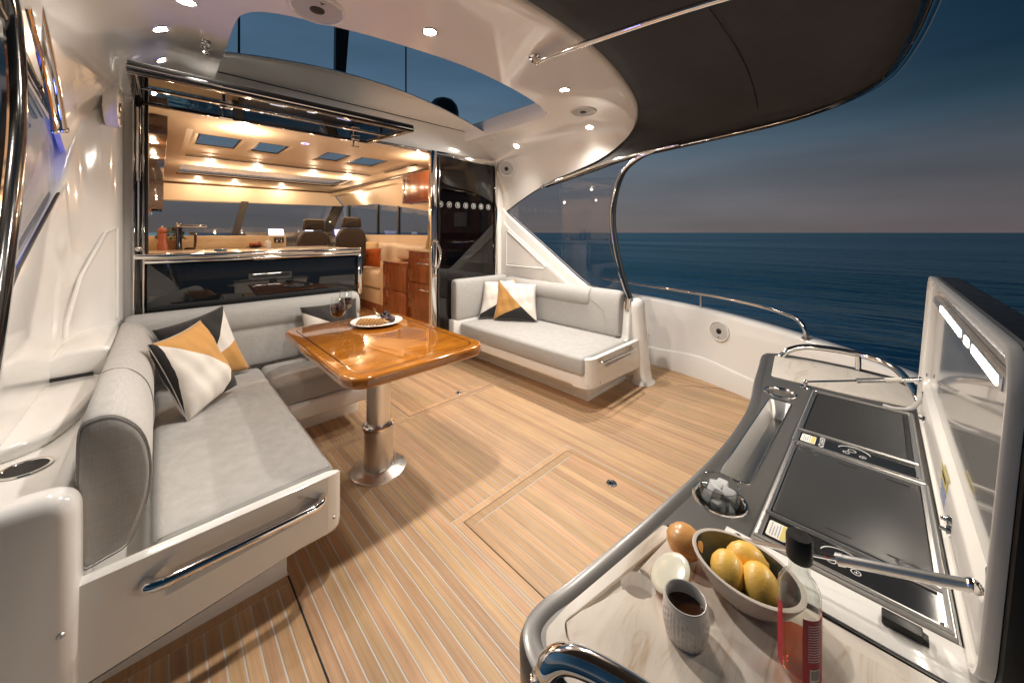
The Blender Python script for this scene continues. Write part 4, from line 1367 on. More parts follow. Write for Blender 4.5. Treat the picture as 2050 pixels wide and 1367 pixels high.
for k in range(6):
    a = R(20 + 60 * k); q = B(); q.lathe([(0, .004), (.004, .003), (.006, 0)], 10, T(.872 + .124 * math.cos(a), 1.945 + .124 * math.sin(a), .0125)); q.obj('screw', STEEL, fl)
q = B(); q.lathe([(.076, .018), (.076, .228)], 40, M); q.obj('lower_column', ALU, t)
q = B(); q.lathe([(.076, .228), (.0830, .231), (.0835, .250), (.0775, .256), (.063, .257)], 40, M); q.obj('collar', CHROME, t)
q = B(); q.lathe([(.0625, .255), (.0625, ZT - .06)], 40, M); q.obj('upper_column', ALU, t)
q = B(); q.lathe([(.0625, ZT - .075), (.12, ZT - .062), (.12, ZT - .053)], 40, M); q.obj('top_plate', STEEL, t)


# ------------------------------------------------------------------ on the table
WINE = pm('red_wine', (.020, .002, .003), .25, spec=.15)


def wine_glass(label, x, y):
    t = thing('wine_glass', label, 'wine glass', (x, y, ZT), group='wine glasses on the table')
    M = T(x, y, ZT + .0006)
    q = B(); q.lathe([(0, .0025), (.012, .003), (.030, .0015), (.0355, .0008), (.0355, 0)], 32, M); q.obj('foot', GLASS, t)
    q = B(); q.lathe([(.010, .004), (.0045, .010), (.0038, .03), (.0038, .085), (.0060, .094)], 16, M); q.obj('stem', GLASS, t)
    prof = [(.003, .094), (.020, .098), (.034, .112), (.0415, .132), (.0425, .150), (.0405, .175), (.0360, .205), (.0345, .218), (.0338, .2185), (.0352, .205), (.0396, .175), (.0416, .150), (.0406, .132), (.033, .113), (.019, .0995), (0, .0965)]
    q = B(); q.lathe(prof, 36, M); q.obj('bowl', GLASS, t)
    q = B(); q.lathe([(0, .097), (.0185, .1000), (.0325, .1135), (.0400, .1325), (.0408, .150), (.0396, .165), (0, .165)], 32, M); q.obj('wine', WINE, t)
    return t


wine_glass('nearer wine glass half full of red wine on the table', .766, 2.262)
wine_glass('second wine glass standing behind the nearer one', .886, 2.473)
PC = (1.035, 2.335)
PL = pm('white_china', (.80, .78, .74), .12, coat=.5)
q = B(); q.lathe([(0, .004), (.105, .004), (.125, .007), (.158, .017), (.162, .020), (.160, .0225), (.150, .019), (.122, .0105), (.10, .008), (0, .008)], 48, T(*PC, ZT + .0003))
o = q.obj('serving_plate', PL, smooth=60); tag(o, 'round white plate of crackers, cheese, figs and grapes on the table', 'plate')
ZP = ZT + .0085
CRK = pm('cracker', (.44, .235, .085), .75, bump=(120, .6, .002), vary=(60, .35))
for k in range(8):
    x = PC[0] - .120 + .0150 * k; y = PC[1] - .010 - .0140 * k
    q = B(); q.lathe([(0, .0025), (.024, .0025), (.0265, .0015), (.0265, -.0015), (.024, -.0025), (0, -.0025)], 22, T(x, y, ZP + .0245) @ RZ(-88 + random.uniform(-8, 8)) @ RX(50 + random.uniform(-6, 6)))
    o = q.obj('cracker', CRK); tag(o, ['leftmost', 'second', 'third', 'fourth', 'fifth', 'sixth', 'seventh', 'rightmost'][k] + ' golden cracker from the left in the leaning row on the plate', 'cracker', 'crackers leaning in a row on the plate')
CHS = pm('soft_cheese', (.78, .72, .60), .5, bump=(60, .4, .003)); BLUECH = pm('blue_cheese', (.74, .72, .66), .55, vary=(90, .35))
q = B(); q.prism(round_poly([(0, 0), (.075, -.015), (.07, .035)], .004, 3), 0, .030, 'z', .003, 2, M=T(PC[0] - .085, PC[1] + .045, ZP) @ RZ(10)); o = q.obj('cheese_wedge', CHS); tag(o, 'pale wedge of soft cheese behind the crackers', 'cheese')
q = B(); q.prism(round_poly([(0, 0), (.085, -.01), (.08, .045), (.01, .05)], .008, 3), 0, .022, 'z', .004, 2, M=T(PC[0] - .015, PC[1] + .03, ZP) @ RZ(-10)); o = q.obj('cheese_wedge', BLUECH); tag(o, 'blue veined cheese piece in the middle of the plate', 'cheese')
q = B(); q.box(-.006, .006, -.05, .05, 0, .0025, .001, M=T(PC[0] + .035, PC[1] + .07, ZP + .032) @ RX(25)); q.tube([(0, 0, 0), (0, .03, .006), (.004, .05, .012)], .0055, 8, M=T(PC[0] + .035, PC[1] + .09, ZP + .055)); o = q.obj('cheese_knife', CHROME); tag(o, 'small steel cheese knife stuck in the cheese', 'knife')
FIG = pm('purple_fig', (.035, .012, .018), .5, bump=(50, .5, .003), vary=(30, .4)); GRP = pm('black_grape', (.010, .007, .014), .28, coat=.2, vary=(40, .4))
for k, (dx, dy, dz) in enumerate(((.045, -.035, .017), (.078, -.058, .017), (.052, .005, .018), (.09, -.02, .018))):
    q = B(); q.ball(.021, T(PC[0] + dx, PC[1] + dy, ZP + dz) @ RZ(40 * k), 16, 10, (1.15, .92, .85)); o = q.obj('fig', FIG); tag(o, ['dark purple fig nearest the nuts on the plate', 'dark purple fig nearest the front rim of the plate', 'dark purple fig beside the blue cheese', 'dark purple fig nearest the right rim of the plate'][k], 'fig', 'figs on the plate')
    q = B(); q.tube([(PC[0] + dx + .018, PC[1] + dy + .004, ZP + dz + .006), (PC[0] + dx + .030, PC[1] + dy + .006, ZP + dz + .010)], .0025, 6); q.obj('stalk', FIG, o)
rg = random.Random(3)
k = 0
for lay, cnt, rr in ((0, 9, .036), (1, 6, .024), (2, 2, .010)):
    for j in range(cnt):
        a = 6.283 * j / cnt + lay * .5
        q = B(); q.ball(.0115, T(PC[0] + .078 + rr * math.cos(a), PC[1] + .048 + rr * .9 * math.sin(a), ZP + .011 + lay * .0165) @ RZ(k * 50), 12, 8, (1, 1, 1.12))
        o = q.obj('grape', GRP); tag(o, 'black grape in the bunch at the far side of the plate', 'grape', 'black grapes on the plate'); k += 1
NUT = pm('walnut_kernel', (.42, .26, .12), .7, bump=(140, .7, .003))
for k in range(9):
    a, r_ = rg.uniform(0, 6.28), rg.uniform(0, .022)
    q = B(); q.ball(.0085, T(PC[0] + .012 + r_ * math.cos(a) + .012 * (k % 3), PC[1] - .062 + r_ * math.sin(a), ZP + .007 + (k // 6) * .009) @ RZ(k * 70), 10, 7, (1.2, .8, .75))
    o = q.obj('nut', NUT); tag(o, 'pale nut kernel in the pile between crackers and figs', 'nut', 'nuts on the plate')

# ================================================================== TRANSOM COUNTER
ZC = .742


front = [(p.x, p.y) for p in catmull([(2.02, .375, 0), (1.96, .384, 0), (1.84, .368, 0), (1.625, .341, 0), (1.45, .314, 0), (1.29, .299, 0), (1.10, .295, 0), (.915, .304, 0), (.679, .327, 0), (.475, .354, 0), (.418, .365, 0), (.375, .362, 0), (.347, .337, 0), (.333, .29, 0), (.326, .20, 0), (.326, .05, 0), (.33, -.17, 0)], 4)]
outer = front + [(1.93, -.17), (2.03, -.06), (2.065, .06), (2.072, .20), (2.06, .32)]
circ = lambda cx, cy, r, n=32: [(cx + r * math.cos(2 * math.pi * k / n), cy + r * math.sin(2 * math.pi * k / n)) for k in range(n)]
CUPS = ((1.554, .247, .043), (.842, .238, .0465))
trough = round_rect(.930, 1.478, .204, .264, .016, 5)
top_in = offset_poly(outer, -.030)
t = thing('barbecue_counter', 'dark metallic transom counter with marble insets, tray and drink holders', 'counter', (1.2, .1, 0))
q = B()
rings = []
for d, z in ((-.030, ZC), (-.016, ZC + .004), (-.005, ZC + .001), (.0, ZC - .012), (-.001, ZC - .05), (-.010, ZC - .062)):
    rings.append([(a, b, z) for a, b in offset_poly(outer, d)])
q.loft(rings, True, False)
q.sheet(top_in, [circ(*c)[::-1] for c in CUPS] + [trough[::-1], circ(.540, .268, .026, 24)[::-1]], ZC)
q.obj('top_moulding', COUNTER, t, smooth=50)
q = B()
rings = []
for d, z in ((-.011, ZC - .060), (-.030, ZC - .075), (-.045, .40), (-.055, -.03)):
    rings.append([(a, b, z) for a, b in offset_poly(outer, d)])
q.loft(rings, True, False); q.obj('cabinet', GEL, t, smooth=50)
q = B()
ti = round_rect(.952, 1.456, .216, .252, .010, 5)
q.loft([[(a, b, ZC) for a, b in trough], [(lerp(a, c, .25), lerp(b, d, .25), ZC - .006) for (a, b), (c, d) in zip(trough, ti)], [(a, b, ZC - .055) for a, b in ti]], True, False)
q.sheet(ti, [], ZC - .055); q.obj('bottle_tray', STEEL, t, smooth=30)
q = B(); q.tube([(a, b, ZC + .0008) for a, b in trough], .0016, 6, closed=True, smooth=False); q.obj('tray_rim', CHROME, t)
for cx, cy, r in CUPS:
    q = B(); q.lathe([(r + .005, 0), (r + .004, .003), (r, .0038), (r - .003, .001), (r - .004, -.004)], 36, T(cx, cy, ZC)); ch = q.obj('cup_holder', CHROME, t)
    q = B(); q.lathe([(r - .004, -.004), (r - .006, -.07), (0, -.072)], 36, T(cx, cy, ZC)); q.obj('cup_well', STEEL, ch)
# marble: far inset
q = B(); q.prism(round_poly([(2.005, .338), (1.705, .300), (1.700, .06), (1.72, -.09), (1.88, -.10), (1.985, -.03), (2.022, .09), (2.028, .22)], .02, 4), ZC - .001, ZC + .0025, 'z', .001, 1); q.obj('marble_inset', MARBLE, t)
# marble: near surround with a finger hole, and the loose board
sur = round_poly([(.683, .288), (.43, .325), (.372, .322), (.357, .27), (.353, .0), (.36, -.13), (.692, -.13)], [.012, .03, .035, .05, .02, .01, .01], 5)
fh = circ(.540, .268, .026, 24)
q = B(); q.sheet(sur, [fh[::-1]], ZC + .0016)
q.loft([[(a, b, ZC + .0016) for a, b in sur], [(a, b, ZC - .002) for a, b in sur]], True, False); q.obj('marble_surround', MARBLE, t, smooth=30)
q = B(); q.lathe([(.026, .0016), (.026, -.022), (0, -.023)], 28, T(.540, .268, ZC)); q.obj('finger_recess', GEL_WARM, t)
sl = lambda x: lerp(.268, .313, (.66 - x) / .26)       # front edge of the board
edge = [(.655, sl(.655))]
for k in range(15):
    a = R(20 - 220 * k / 14)
    px, py = .540 + .0262 * math.cos(a), .268 + .0262 * math.sin(a)
    if py < sl(px):
        edge.append((px, py))
edge += [(.44, sl(.44))]
brd = edge + [(.412, .312), (.397, .296), (.392, .25), (.392, -.11), (.660, -.11)]
q = B(); q.prism(brd, ZC + .0022, ZC + .0085, 'z', .0012, 2); o = q.obj('marble_board', marble('marble_board', (.72, .655, .575), (.42, .28, .15), 13, .2), smooth=0); tag(o, 'loose marble serving board set in the near end of the counter', 'board')
ZB = ZC + .0086
mo = [(.683, .288), (.43, .325), (.385, .326), (.362, .305), (.355, .25), (.353, -.11)]
mi = [(.3902, -.11), (.3902, .25), (.3955, .2975), (.411, .3140), (.44, sl(.44) + .0018), (.655, sl(.655) + .0018), (.6795, sl(.68) + .0018)]
q = B(); q.prism(round_poly(mo + mi, .008, 3), ZC + .0022, ZC + .0085, 'z', .0010, 2); q.obj('marble_margin', MARBLE, t, smooth=0)
q = B(); q.box(.697, .770, -.135, .205, ZC - .001, ZC + .004, .0015); q.obj('white_strip', GEL, t)
q = B(); q.box(.6925, .6968, -.135, .285, ZC - .001, ZC + .0022); q.obj('dark_groove', BLACK, t)
q = B(); q.box(.733, .752, -.040, .0, ZC + .0042, ZC + .016, .002); q.prism([(-.045, 0), (-.045, .006), (-.0401, .008), (-.0401, 0)], .736, .749, 'x', M=T(0, 0, ZC + .0042)); q.obj('lid_catch', BLACK, t)


# ------------------------------------------------------------------ grills
GLASSTOP = pm('speckled_control_glass', (.018, .018, .018), .10, coat=.3, vary=(900, .9))
PLATE = pm('dark_griddle', (.040, .040, .041), .36, .2, bump=(700, .2, .0005), vary=(4, .12))
LINEW = pm('printed_white', (.62, .62, .62), .5)
YEL = pm('sticker_yellow', (.55, .47, .16), .5)
PAPER = pm('sticker_white', (.74, .70, .62), .5)
BLUETXT = pm('sticker_blue_text', (.16, .20, .36), .6)


def grill(label, x0, x1, y0, y1, ridged):
    t = thing('electric_grill', label, 'grill', ((x0 + x1) / 2, (y0 + y1) / 2, ZC), group='electric grills set in the counter')
    cs = x0 + .012; ce = x0 + .078
    q = B()
    q.rects(x0, x1, y0, y1, [(cs, ce, y0 + .012, y1 - .012), (ce + .012, x1 - .012, y0 + .012, y1 - .012)], ZC + .007)
    ol = [(x0, y0), (x1, y0), (x1, y1), (x0, y1)]
    q.loft([[(a, b, ZC + .007) for a, b in ol], [(a, b, ZC) for a, b in offset_poly(ol, .002)]], True, False)
    for a, b in ((cs, ce), (ce + .012, x1 - .012)):
        r_ = [(a, y0 + .012), (b, y0 + .012), (b, y1 - .012), (a, y1 - .012)]
        q.loft([[(*p, ZC + .007) for p in r_], [(*p, ZC + .001) for p in r_]], True, False)
    q.obj('frame', STEEL, t, smooth=30)
    q = B()
    q.tube([(x0 + .004, y0 + .004, ZC + .0075), (x1 - .004, y0 + .004, ZC + .0075), (x1 - .004, y1 - .004, ZC + .0075), (x0 + .004, y1 - .004, ZC + .0075)], .0035, 6, closed=True, smooth=False)
    q.tube([(ce + .006, y0 + .006, ZC + .0075), (ce + .006, y1 - .006, ZC + .0075)], .0035, 6, smooth=False)
    q.obj('frame_bead', STEEL, t)
    q = B(); q.box(cs, ce, y0 + .012, y1 - .012, ZC + .001, ZC + .0045); pn = q.obj('control_panel', GLASSTOP, t, smooth=0)
    # stick-on label, maker's name and touch controls
    zz = ZC + .0047
    q = B(); q.prism(round_rect(cs + .010, ce - .010, y1 - .046, y1 - .016, .004, 3), zz, zz + .0004); st = q.obj('sticker', PAPER, pn, smooth=0)
    q = B(); q.box(cs + .012, ce - .012, y1 - .0445, y1 - .037, zz + .0005, zz + .0008); q.obj('sticker_band', YEL, pn, smooth=0)
    for k in range(4):
        q = B(); q.box(cs + .014 + .002 * (k % 2), ce - .014 - .005 * (k % 3), y1 - .0345 + k * .0042, y1 - .0335 + k * .0042, zz + .0005, zz + .0008); q.obj('print_line', BLUETXT, pn, smooth=0)
    text_mesh('KENYON', .0155, 'maker_name', LINEW, pn, T((cs + ce) / 2, y1 - .0575, zz) @ RZ(180))
    cxm, cym = (cs + ce) / 2 + .004, (y0 + y1) / 2 - .002
    q = B(); q.tube([(cxm + .026 * math.cos(R(a)), cym + .030 * math.sin(R(a)), zz) for a in range(-80, 81, 10)], .0011, 5, smooth=False); q.obj('control_arc', LINEW, pn)
    for dx, dy, r_, s in ((.004, .004, .008, ''), (-.013, .014, .0065, '-'), (-.013, -.016, .0065, '+')):
        q = B(); q.lathe([(r_ - .0012, 0), (r_ - .0012, .0004), (r_, .0004), (r_, 0)], 20, T(cxm + dx, cym + dy, zz)); c_ = q.obj('touch_button', LINEW, pn)
        if s:
            text_mesh(s, .012, 'button_symbol', LINEW, pn, T(cxm + dx, cym + dy, zz) @ RZ(180))
    gx0, gx1, gy0, gy1 = ce + .0145, x1 - .0145, y0 + .0145, y1 - .0145
    if ridged:
        n = 34
        prof = []
        for k in range(n):
            a = lerp(gx0 + .006, gx1 - .006, k / n); w = (gx1 - gx0 - .012) / n
            prof += [(a, ZC + .004), (a + w * .3, ZC + .0085), (a + w * .6, ZC + .0085), (a + w * .85, ZC + .004)]
        q = B(); q.loft([[(a, gy0 + .010, z) for a, z in prof], [(a, gy1 - .004, z) for a, z in prof]], False, False)
        q.box(gx0, gx1, gy0, gy1, ZC + .0012, ZC + .0038)
        q.obj('ridged_grate', PLATE, t, smooth=0)
    else:
        q = B(); q.prism(round_rect(gx0, gx1, gy0, gy1, .006, 3), ZC + .002, ZC + .0085, 'z', .0015, 2); gp = q.obj('griddle_plate', PLATE, t)
        for sx, sy in ((gx1 - .022, .055), (gx1 - .022, -.025), (gx0 + .022, .055), (gx0 + .022, -.025)):
            q = B(); q.prism(round_rect(sx - .002, sx + .002, sy - .018, sy + .018, .0019, 3), ZC + .0086, ZC + .0089); q.obj('slot', SEAMBLK, gp, smooth=0)
        for sx, sy in ((gx1 - .012, gy1 - .022), (gx0 + .014, gy0 + .022)):
            q = B(); q.lathe([(.008, .0), (.0095, .0012), (.0125, .0012), (.014, 0)], 20, T(sx, sy, ZC + .0086), sy=1.4); q.obj('thumb_rim', PLATE, gp)
    for sx, sy in ((x0 + .008, y0 + .010), (x1 - .008, y1 - .010)):
        q = B(); q.lathe([(0, .0025), (.0035, .002), (.0045, 0)], 10, T(sx, sy, ZC + .009)); q.obj('screw', CHROME, t)
    return t


grill('far electric grill in the counter with fine ridged grate', 1.205, 1.640, -.068, .168, True)
grill('near electric grill in the counter with flat dark griddle plate', .777, 1.200, -.072, .166, False)

# ------------------------------------------------------------------ lid
LX0, LX1, LZ1 = .690, 1.745, .425
ML = T(0, -.080, ZC + .003) @ RX(3.6)
counter_root = t
ol = round_rect(LX0, LX1, 0, LZ1, .055, 7)
lp = lambda pts, y: [(a, y, b) for a, b in pts]
q = B(); q.loft([lp(offset_poly(ol, -.05), -.075), lp(offset_poly(ol, -.02), -.073), lp(offset_poly(ol, -.004), -.062), lp(ol, -.045), lp(ol, -.014), lp(offset_poly(ol, -.004), -.011)], True, False, M=ML); q.prism(offset_poly(ol, -.05), -.076, -.0745, 'y', M=ML); t = q.obj('lid', BLACK, counter_root, smooth=50)
t['label'] = 'raised barbecue lid with black shell, white rim and light strips'
inn = round_rect(LX0 + .045, LX1 - .055, .090, LZ1 - .034, .030, 7)
LIDG = pm('lid_liner', (.70, .675, .63), .2, coat=.3)
q = B(); q.loft([lp(offset_poly(ol, -.003), -.0105), lp(offset_poly(ol, -.002), .0), lp(offset_poly(ol, -.004), .003), lp(offset_poly(ol, -.009), .003), lp(offset_poly(ol, -.011), -.002), lp(offset_poly(inn, .010), -.003), lp(offset_poly(inn, .005), -.006), lp(inn, -.018)], True, False, M=ML); q.obj('liner', LIDG, t, smooth=50)
q = B(); q.prism(inn, -.024, -.018, 'y', M=ML); q.obj('inner_panel', pm('lid_inner_sheet', (.36, .35, .33), .12, .35, coat=.5), t)
STRIP = emis('strip_light', (1, .92, .80), 9)
tz = LZ1 - .064
q = B(); q.box(LX0 + .09, LX1 - .09, -.0178, -.006, tz - .012, tz + .010, .002, M=ML); bar = q.obj('light_bar', ALU, t)
for a, b in ((1.12, 1.46), (1.03, 1.07), (.80, .99)):
    q = B(); q.box(a, b, -.0058, -.0045, tz - .009, tz + .005, M=ML); q.obj('light_strip', STRIP, t)
    l = bpy.data.lights.new('strip_bulb', 'AREA'); l.shape = 'RECTANGLE'; l.size = b - a; l.size_y = .015; l.energy = .55 * (b - a) / .3 * LAMP_W; l.color = (1, .90, .76)
    lo_ = bpy.data.objects.new('strip_bulb', l); COL.objects.link(lo_)
    lo_.matrix_basis = ML @ T((a + b) / 2, -.003, tz) @ RX(62); adopt(lo_, t)
for cx, cz in ((1.53, .012), (.99, .03), (.99, .012)):
    q = B(); q.lathe([(0, .012), (.003, .012), (.0036, .005), (.008, .004), (.0085, 0)], 14, ML @ T(cx, -.002, cz + .022) @ RX(-90)); q.obj('stud', CHROME, t)
q = B(); q.box(1.065, 1.145, -.0026, -.0018, .062, .088, M=ML); st = q.obj('caution_sticker', YEL, t, smooth=0)
text_mesh('CAUTION', .012, 'caution_text', BLACK, t, ML @ T(1.105, -.0017, .075) @ RX(90) @ RZ(180))
for k in range(5):
    q = B(); q.box(1.068 + .004 * (k % 2), 1.142 - .006 * (k % 3), -.0026, -.002, .053 - k * .007, .056 - k * .007, M=ML); q.obj('print_line', BLUETXT, t, smooth=0)


def strut(label, a, b, f=.55):
    a, b = Vector(a), Vector(b)
    t = thing('gas_strut', label, 'gas strut', a, group='gas struts of the barbecue lid')
    m = a.lerp(b, f)
    q = B(); q.tube([a, m], .0035, 8); q.obj('rod', CHROME, t)
    q = B(); q.tube([m, b], .0075, 12); q.tube([m, a.lerp(b, f + .03)], .0085, 12); q.obj('cylinder', ALU, t)
    if b.x > 1:
        q = B(); q.tube([a.lerp(b, .72), a.lerp(b, .86)], .0078, 12); q.obj('paper_label', PAPER, t)
    q = B(); q.lathe([(0, .004), (.016, .003), (.018, 0)], 16, T(a.x, a.y, ZC + .001)); q.ball(.008, T(*a)); q.tube([(a.x, a.y, ZC), a], .006, 8); q.obj('foot', CHROME, t)
    q = B(); q.box(b.x - .010, b.x + .010, b.y - .014, b.y - .010, b.z - .028, b.z + .028, .003); q.ball(.009, T(*b)); q.obj('bracket', CHROME, t)
    return t


strut('gas strut at the far end of the lid', (1.672, .192, ZC + .02), (1.702, -.086, .842), .48)
strut('gas strut at the near end passing behind the bottle', (.726, .176, ZC + .022), (.742, -.082, .850), .50)
q = B(); q.tube([(1.660, -.005, ZC + .006), (1.650, -.03, ZC + .008), (1.645, -.062, ZC + .02), (1.642, -.078, ZC + .045), (1.642, -.088, ZC + .075)], .0055, 8); o = q.obj('lid_cable', pm('clear_hose', (.55, .54, .52), .25)); tag(o, 'grey cable looping from the counter into the lid', 'cable')
q = B(); q.lathe([(.006, 0), (.009, .002), (.010, 0)], 14, T(1.642, -.0865, ZC + .072) @ RX(90)); q.obj('grommet', RUBBER, o)

# rails at both ends of the counter
t = thing('counter_rail', 'low polished rail round the far end of the counter', 'rail', (2.0, .1, ZC))
q = B(); q.tube([(2.0, .315, ZC), (2.015, .29, .775), (2.04, .235, .797), (2.052, .16, .803), (2.045, .085, .805), (2.018, .015, .803), (1.965, -.035, .795), (1.88, -.068, .775), (1.80, -.085, .752), (1.78, -.088, .735)], .0125, 12); q.obj('tube', CHROME, t)
q = B(); q.tube([(2.03, .066, ZC - .005), (2.03, .066, .80)], .010, 10); q.obj('stanchion', CHROME, t)
t = thing('grab_handle', 'large polished grab handle at the near corner of the counter', 'handle', (.36, .28, ZC))
q = B(); q.tube([(.349, .292, ZC - .004), (.346, .288, ZC + .022), (.356, .268, ZC + .040), (.372, .228, ZC + .044), (.388, .165, ZC + .044), (.395, .08, ZC + .044), (.392, -.02, ZC + .044), (.382, -.07, ZC + .03), (.38, -.08, ZC - .004)], .0145, 16); q.obj('bar', CHROME, t)
q = B(); q.lathe([(.022, 0), (.022, .003), (.016, .007), (.015, .01)], 22, T(.349, .292, ZC - .003)); q.obj('flange', CHROME, t)
# lower moulded ledge outside the near corner
q = B(); q.prism(round_poly([(.22, .10), (.30, .33), (.40, .34), (.42, -.16), (.24, -.16)], [.05, .05, .02, 0, 0], 5), .50, .56, 'z', .015, 3); o = q.obj('transom_ledge', GEL); tag(o, 'white moulded ledge below the near corner of the counter', 'ledge')

# ================================================================== FOOD AND DRINK
# egg-shaped bowl
bz = ZB + .0004
DARKGLAZE = pm('grey_green_glaze', (.060, .064, .055), .10, coat=.6, vary=(14, .3))
STONE = pm('stoneware_rim', (.52, .46, .40), .45, vary=(200, .08))


def egg(prof, M, seg=48):
    rings = []
    for r, z in prof:
        ring = []
        for k in range(seg):
            a = 2 * math.pi * k / seg
            rr = r * (1 + .10 * math.cos(a) - .07 * math.sin(a) ** 2)
            ring.append((rr * 1.12 * math.cos(a), rr * .90 * math.sin(a), z))
        rings.append(ring)
    q = B(); q.loft(rings, True, False, False, M)
    return q


MB = T(.636, .152, bz) @ RZ(-98)
t = thing('fruit_bowl', 'egg-shaped stoneware bowl with dark glaze holding three lemons', 'bowl', (.636, .152, bz))
egg([(.0, .0), (.034, .0), (.040, .003), (.052, .016), (.0620, .034), (.0665, .044), (.0668, .0462), (.0640, .0468), (.0610, .0460)], MB).obj('shell', STONE, t, smooth=60)
egg([(.0610, .0461), (.0585, .037), (.049, .018), (.038, .0065), (.0, .005)], MB).obj('glazed_inside', DARKGLAZE, t, smooth=60)
LEM = pm('lemon_peel', (.90, .55, .105), .36, bump=(260, .45, .0012), vary=(22, .12), coat=.1)
for k, (lab, x, y, z, rz, ry) in enumerate((('left lemon nearest the mug in the bowl', .619, .163, .036, 20, 12), ('lemon furthest back in the bowl', .660, .148, .036, -70, 5), ('right lemon nearest the bottle', .627, .124, .037, 15, 20))):
    rings = [(0, -.0375), (.004, -.0368), (.0075, -.0345), (.013, -.031), (.021, -.022), (.0262, -.009), (.0268, .004), (.0245, .015), (.018, .0255), (.010, .0315), (.0055, .034), (.004, .0362), (0, .037)]
    q = B(); q.lathe([(a * .88, b * .80) for a, b in rings], 28, T(x, y, bz + z) @ RZ(rz) @ RY(90 - ry)); o = q.obj('lemon', LEM, smooth=70); tag(o, lab, 'lemon', 'lemons in the bowl')
    q = B(); q.lathe([(0, .0015), (.0028, .001), (.0038, -.001)], 10, T(x, y, bz + z) @ RZ(rz) @ RY(90 - ry) @ T(0, 0, .0290)); q.obj('stem_end', pm('lemon_stem_%d' % k, (.20, .19, .07), .7), o)

# onions
ONI = wood('onion_skin', (.52, .20, .045), (.76, .44, .16), (14, 14, 70), .30, coat=.15, bump=.1)
MO = T(.640, .234, ZB + .0255) @ Matrix.Diagonal((1.0, 1.0, .80, 1)) @ RZ(-50) @ RY(75)
q = B(); q.lathe([(0, -.028), (.008, -.0275), (.019, -.023), (.027, -.013), (.0300, .0), (.0285, .010), (.022, .0195), (.012, .0265), (.0065, .0285), (.004, .031), (0, .0315)], 32, MO); o = q.obj('onion', ONI, smooth=60); tag(o, 'whole brown onion behind the cut one on the marble', 'onion')
q = B(); q.lathe([(.005, .028), (.007, .034), (.004, .036), (.001, .033)], 10, MO); q.obj('root_tuft', pm('onion_root', (.45, .36, .22), .8), o)
MH = T(.567, .229, ZB + .0235) @ RZ(40) @ RX(-32) @ Matrix.Diagonal((1.15, 1.15, 1.0, 1))
q = B(); q.lathe([(0, -.023), (.010, -.0215), (.020, -.016), (.0262, -.008), (.0285, .0)], 32, MH); o = q.obj('halved_onion', ONI, smooth=60); tag(o, 'halved onion with its white cut face showing', 'onion')
ONW = pm('onion_flesh', (.72, .70, .56), .22, coat=.4, vary=(30, .08))
q = B(); q.lathe([(.0284, .0002), (.027, .0018), (.022, .0032), (.012, .0044), (0, .0048)], 36, MH, sx=.99, sy=.99); q.obj('cut_face', ONW, o, smooth=80)

# carved mug
MUG = pm('carved_stoneware', (.70, .65, .59), .6, vary=(120, .08))
MM = T(.517, .188, ZB + .0004) @ Matrix.Diagonal((.92, .92, .72, 1))
rings = []
SEG, ROW = 180, 60
pz = [(.0265, 0), (.0285, .004), (.0305, .016), (.0318, .030), (.0320, .040), (.0308, .054), (.0292, .066), (.0288, .069)]


def interp(pr, z):
    for (r0, z0), (r1, z1) in zip(pr, pr[1:]):
        if z0 <= z <= z1:
            s = (z - z0) / (z1 - z0); s = s * s * (3 - 2 * s)
            return r0 + (r1 - r0) * s
    return pr[-1][0]


for j in range(ROW + 1):
    z = .069 * j / ROW
    r = interp(pz, z)
    ring = []
    for k in range(SEG):
        a = 2 * math.pi * k / SEG
        g = 0
        if .004 < z < .058:
            col = a * 36 / (2 * math.pi)
            c = int(col); fx = col - c
            fz = (z / .012 + (.5 if c % 2 else 0) + .13 * math.sin(c * 5.1)) % 1
            g = max(0, math.sin(math.pi * fx)) * max(0, math.sin(math.pi * fz)) ** .6 * .0011
        ring.append(((r - g) * math.cos(a), (r - g) * math.sin(a), z))
    rings.append(ring)
t = thing('carved_mug', 'handleless carved grey stoneware mug of tea beside the bowl', 'mug', (.517, .188, ZB))
q = B(); q.loft(rings, True, False, False, MM); q.lathe([(0, .0), (.0265, 0)], 24, MM); q.obj('body', MUG, t, smooth=60)
q = B(); q.lathe([(.0288, .069), (.0282, .0705), (.0270, .0705), (.0262, .069), (.0275, .05), (.028, .035)], 48, MM); q.obj('glazed_rim', pm('grey_glaze', (.50, .48, .45), .2, coat=.4), t, smooth=60)
q = B(); q.lathe([(0, .045), (.0277, .045)], 40, MM); q.obj('tea', pm('black_tea', (.045, .016, .006), .04, spec=.6), t)

# bottle
MBt = T(.574, .072, ZB + .0004) @ Matrix.Diagonal((.84, .84, .94, 1))
t = thing('syrup_bottle', 'square-shouldered glass bottle with black cap, red label and amber drink', 'bottle', (.574, .072, ZB))
po = [(0, .001), (.022, .0), (.0255, .003), (.0262, .008), (.0262, .108), (.0250, .116), (.0205, .124), (.0145, .130), (.0130, .136), (.0127, .158)]
q = B(); q.lathe(po, 40, MBt); q.lathe([(.0105, .158), (.0108, .134), (.0185, .122), (.0235, .112), (.0240, .104), (.0240, .010), (.020, .006), (0, .006)], 40, MBt); q.obj('glass', GLASS, t, smooth=60)
AMB = pane('amber_liquid', (.88, .36, .045), (1, .9, .8), 1.33)
q = B(); q.lathe([(0, .0065), (.020, .0065), (.0238, .0105), (.0238, .044), (0, .044)], 36, MBt); q.obj('drink', AMB, t, smooth=40)
q = B(); q.lathe([(.0150, .150), (.0158, .152), (.0162, .160), (.0162, .178), (.0150, .1815), (.004, .1825), (0, .1815)], 36, MBt); q.obj('cap', BLACK, t)
RED = pm('red_label', (.42, .012, .028), .42)


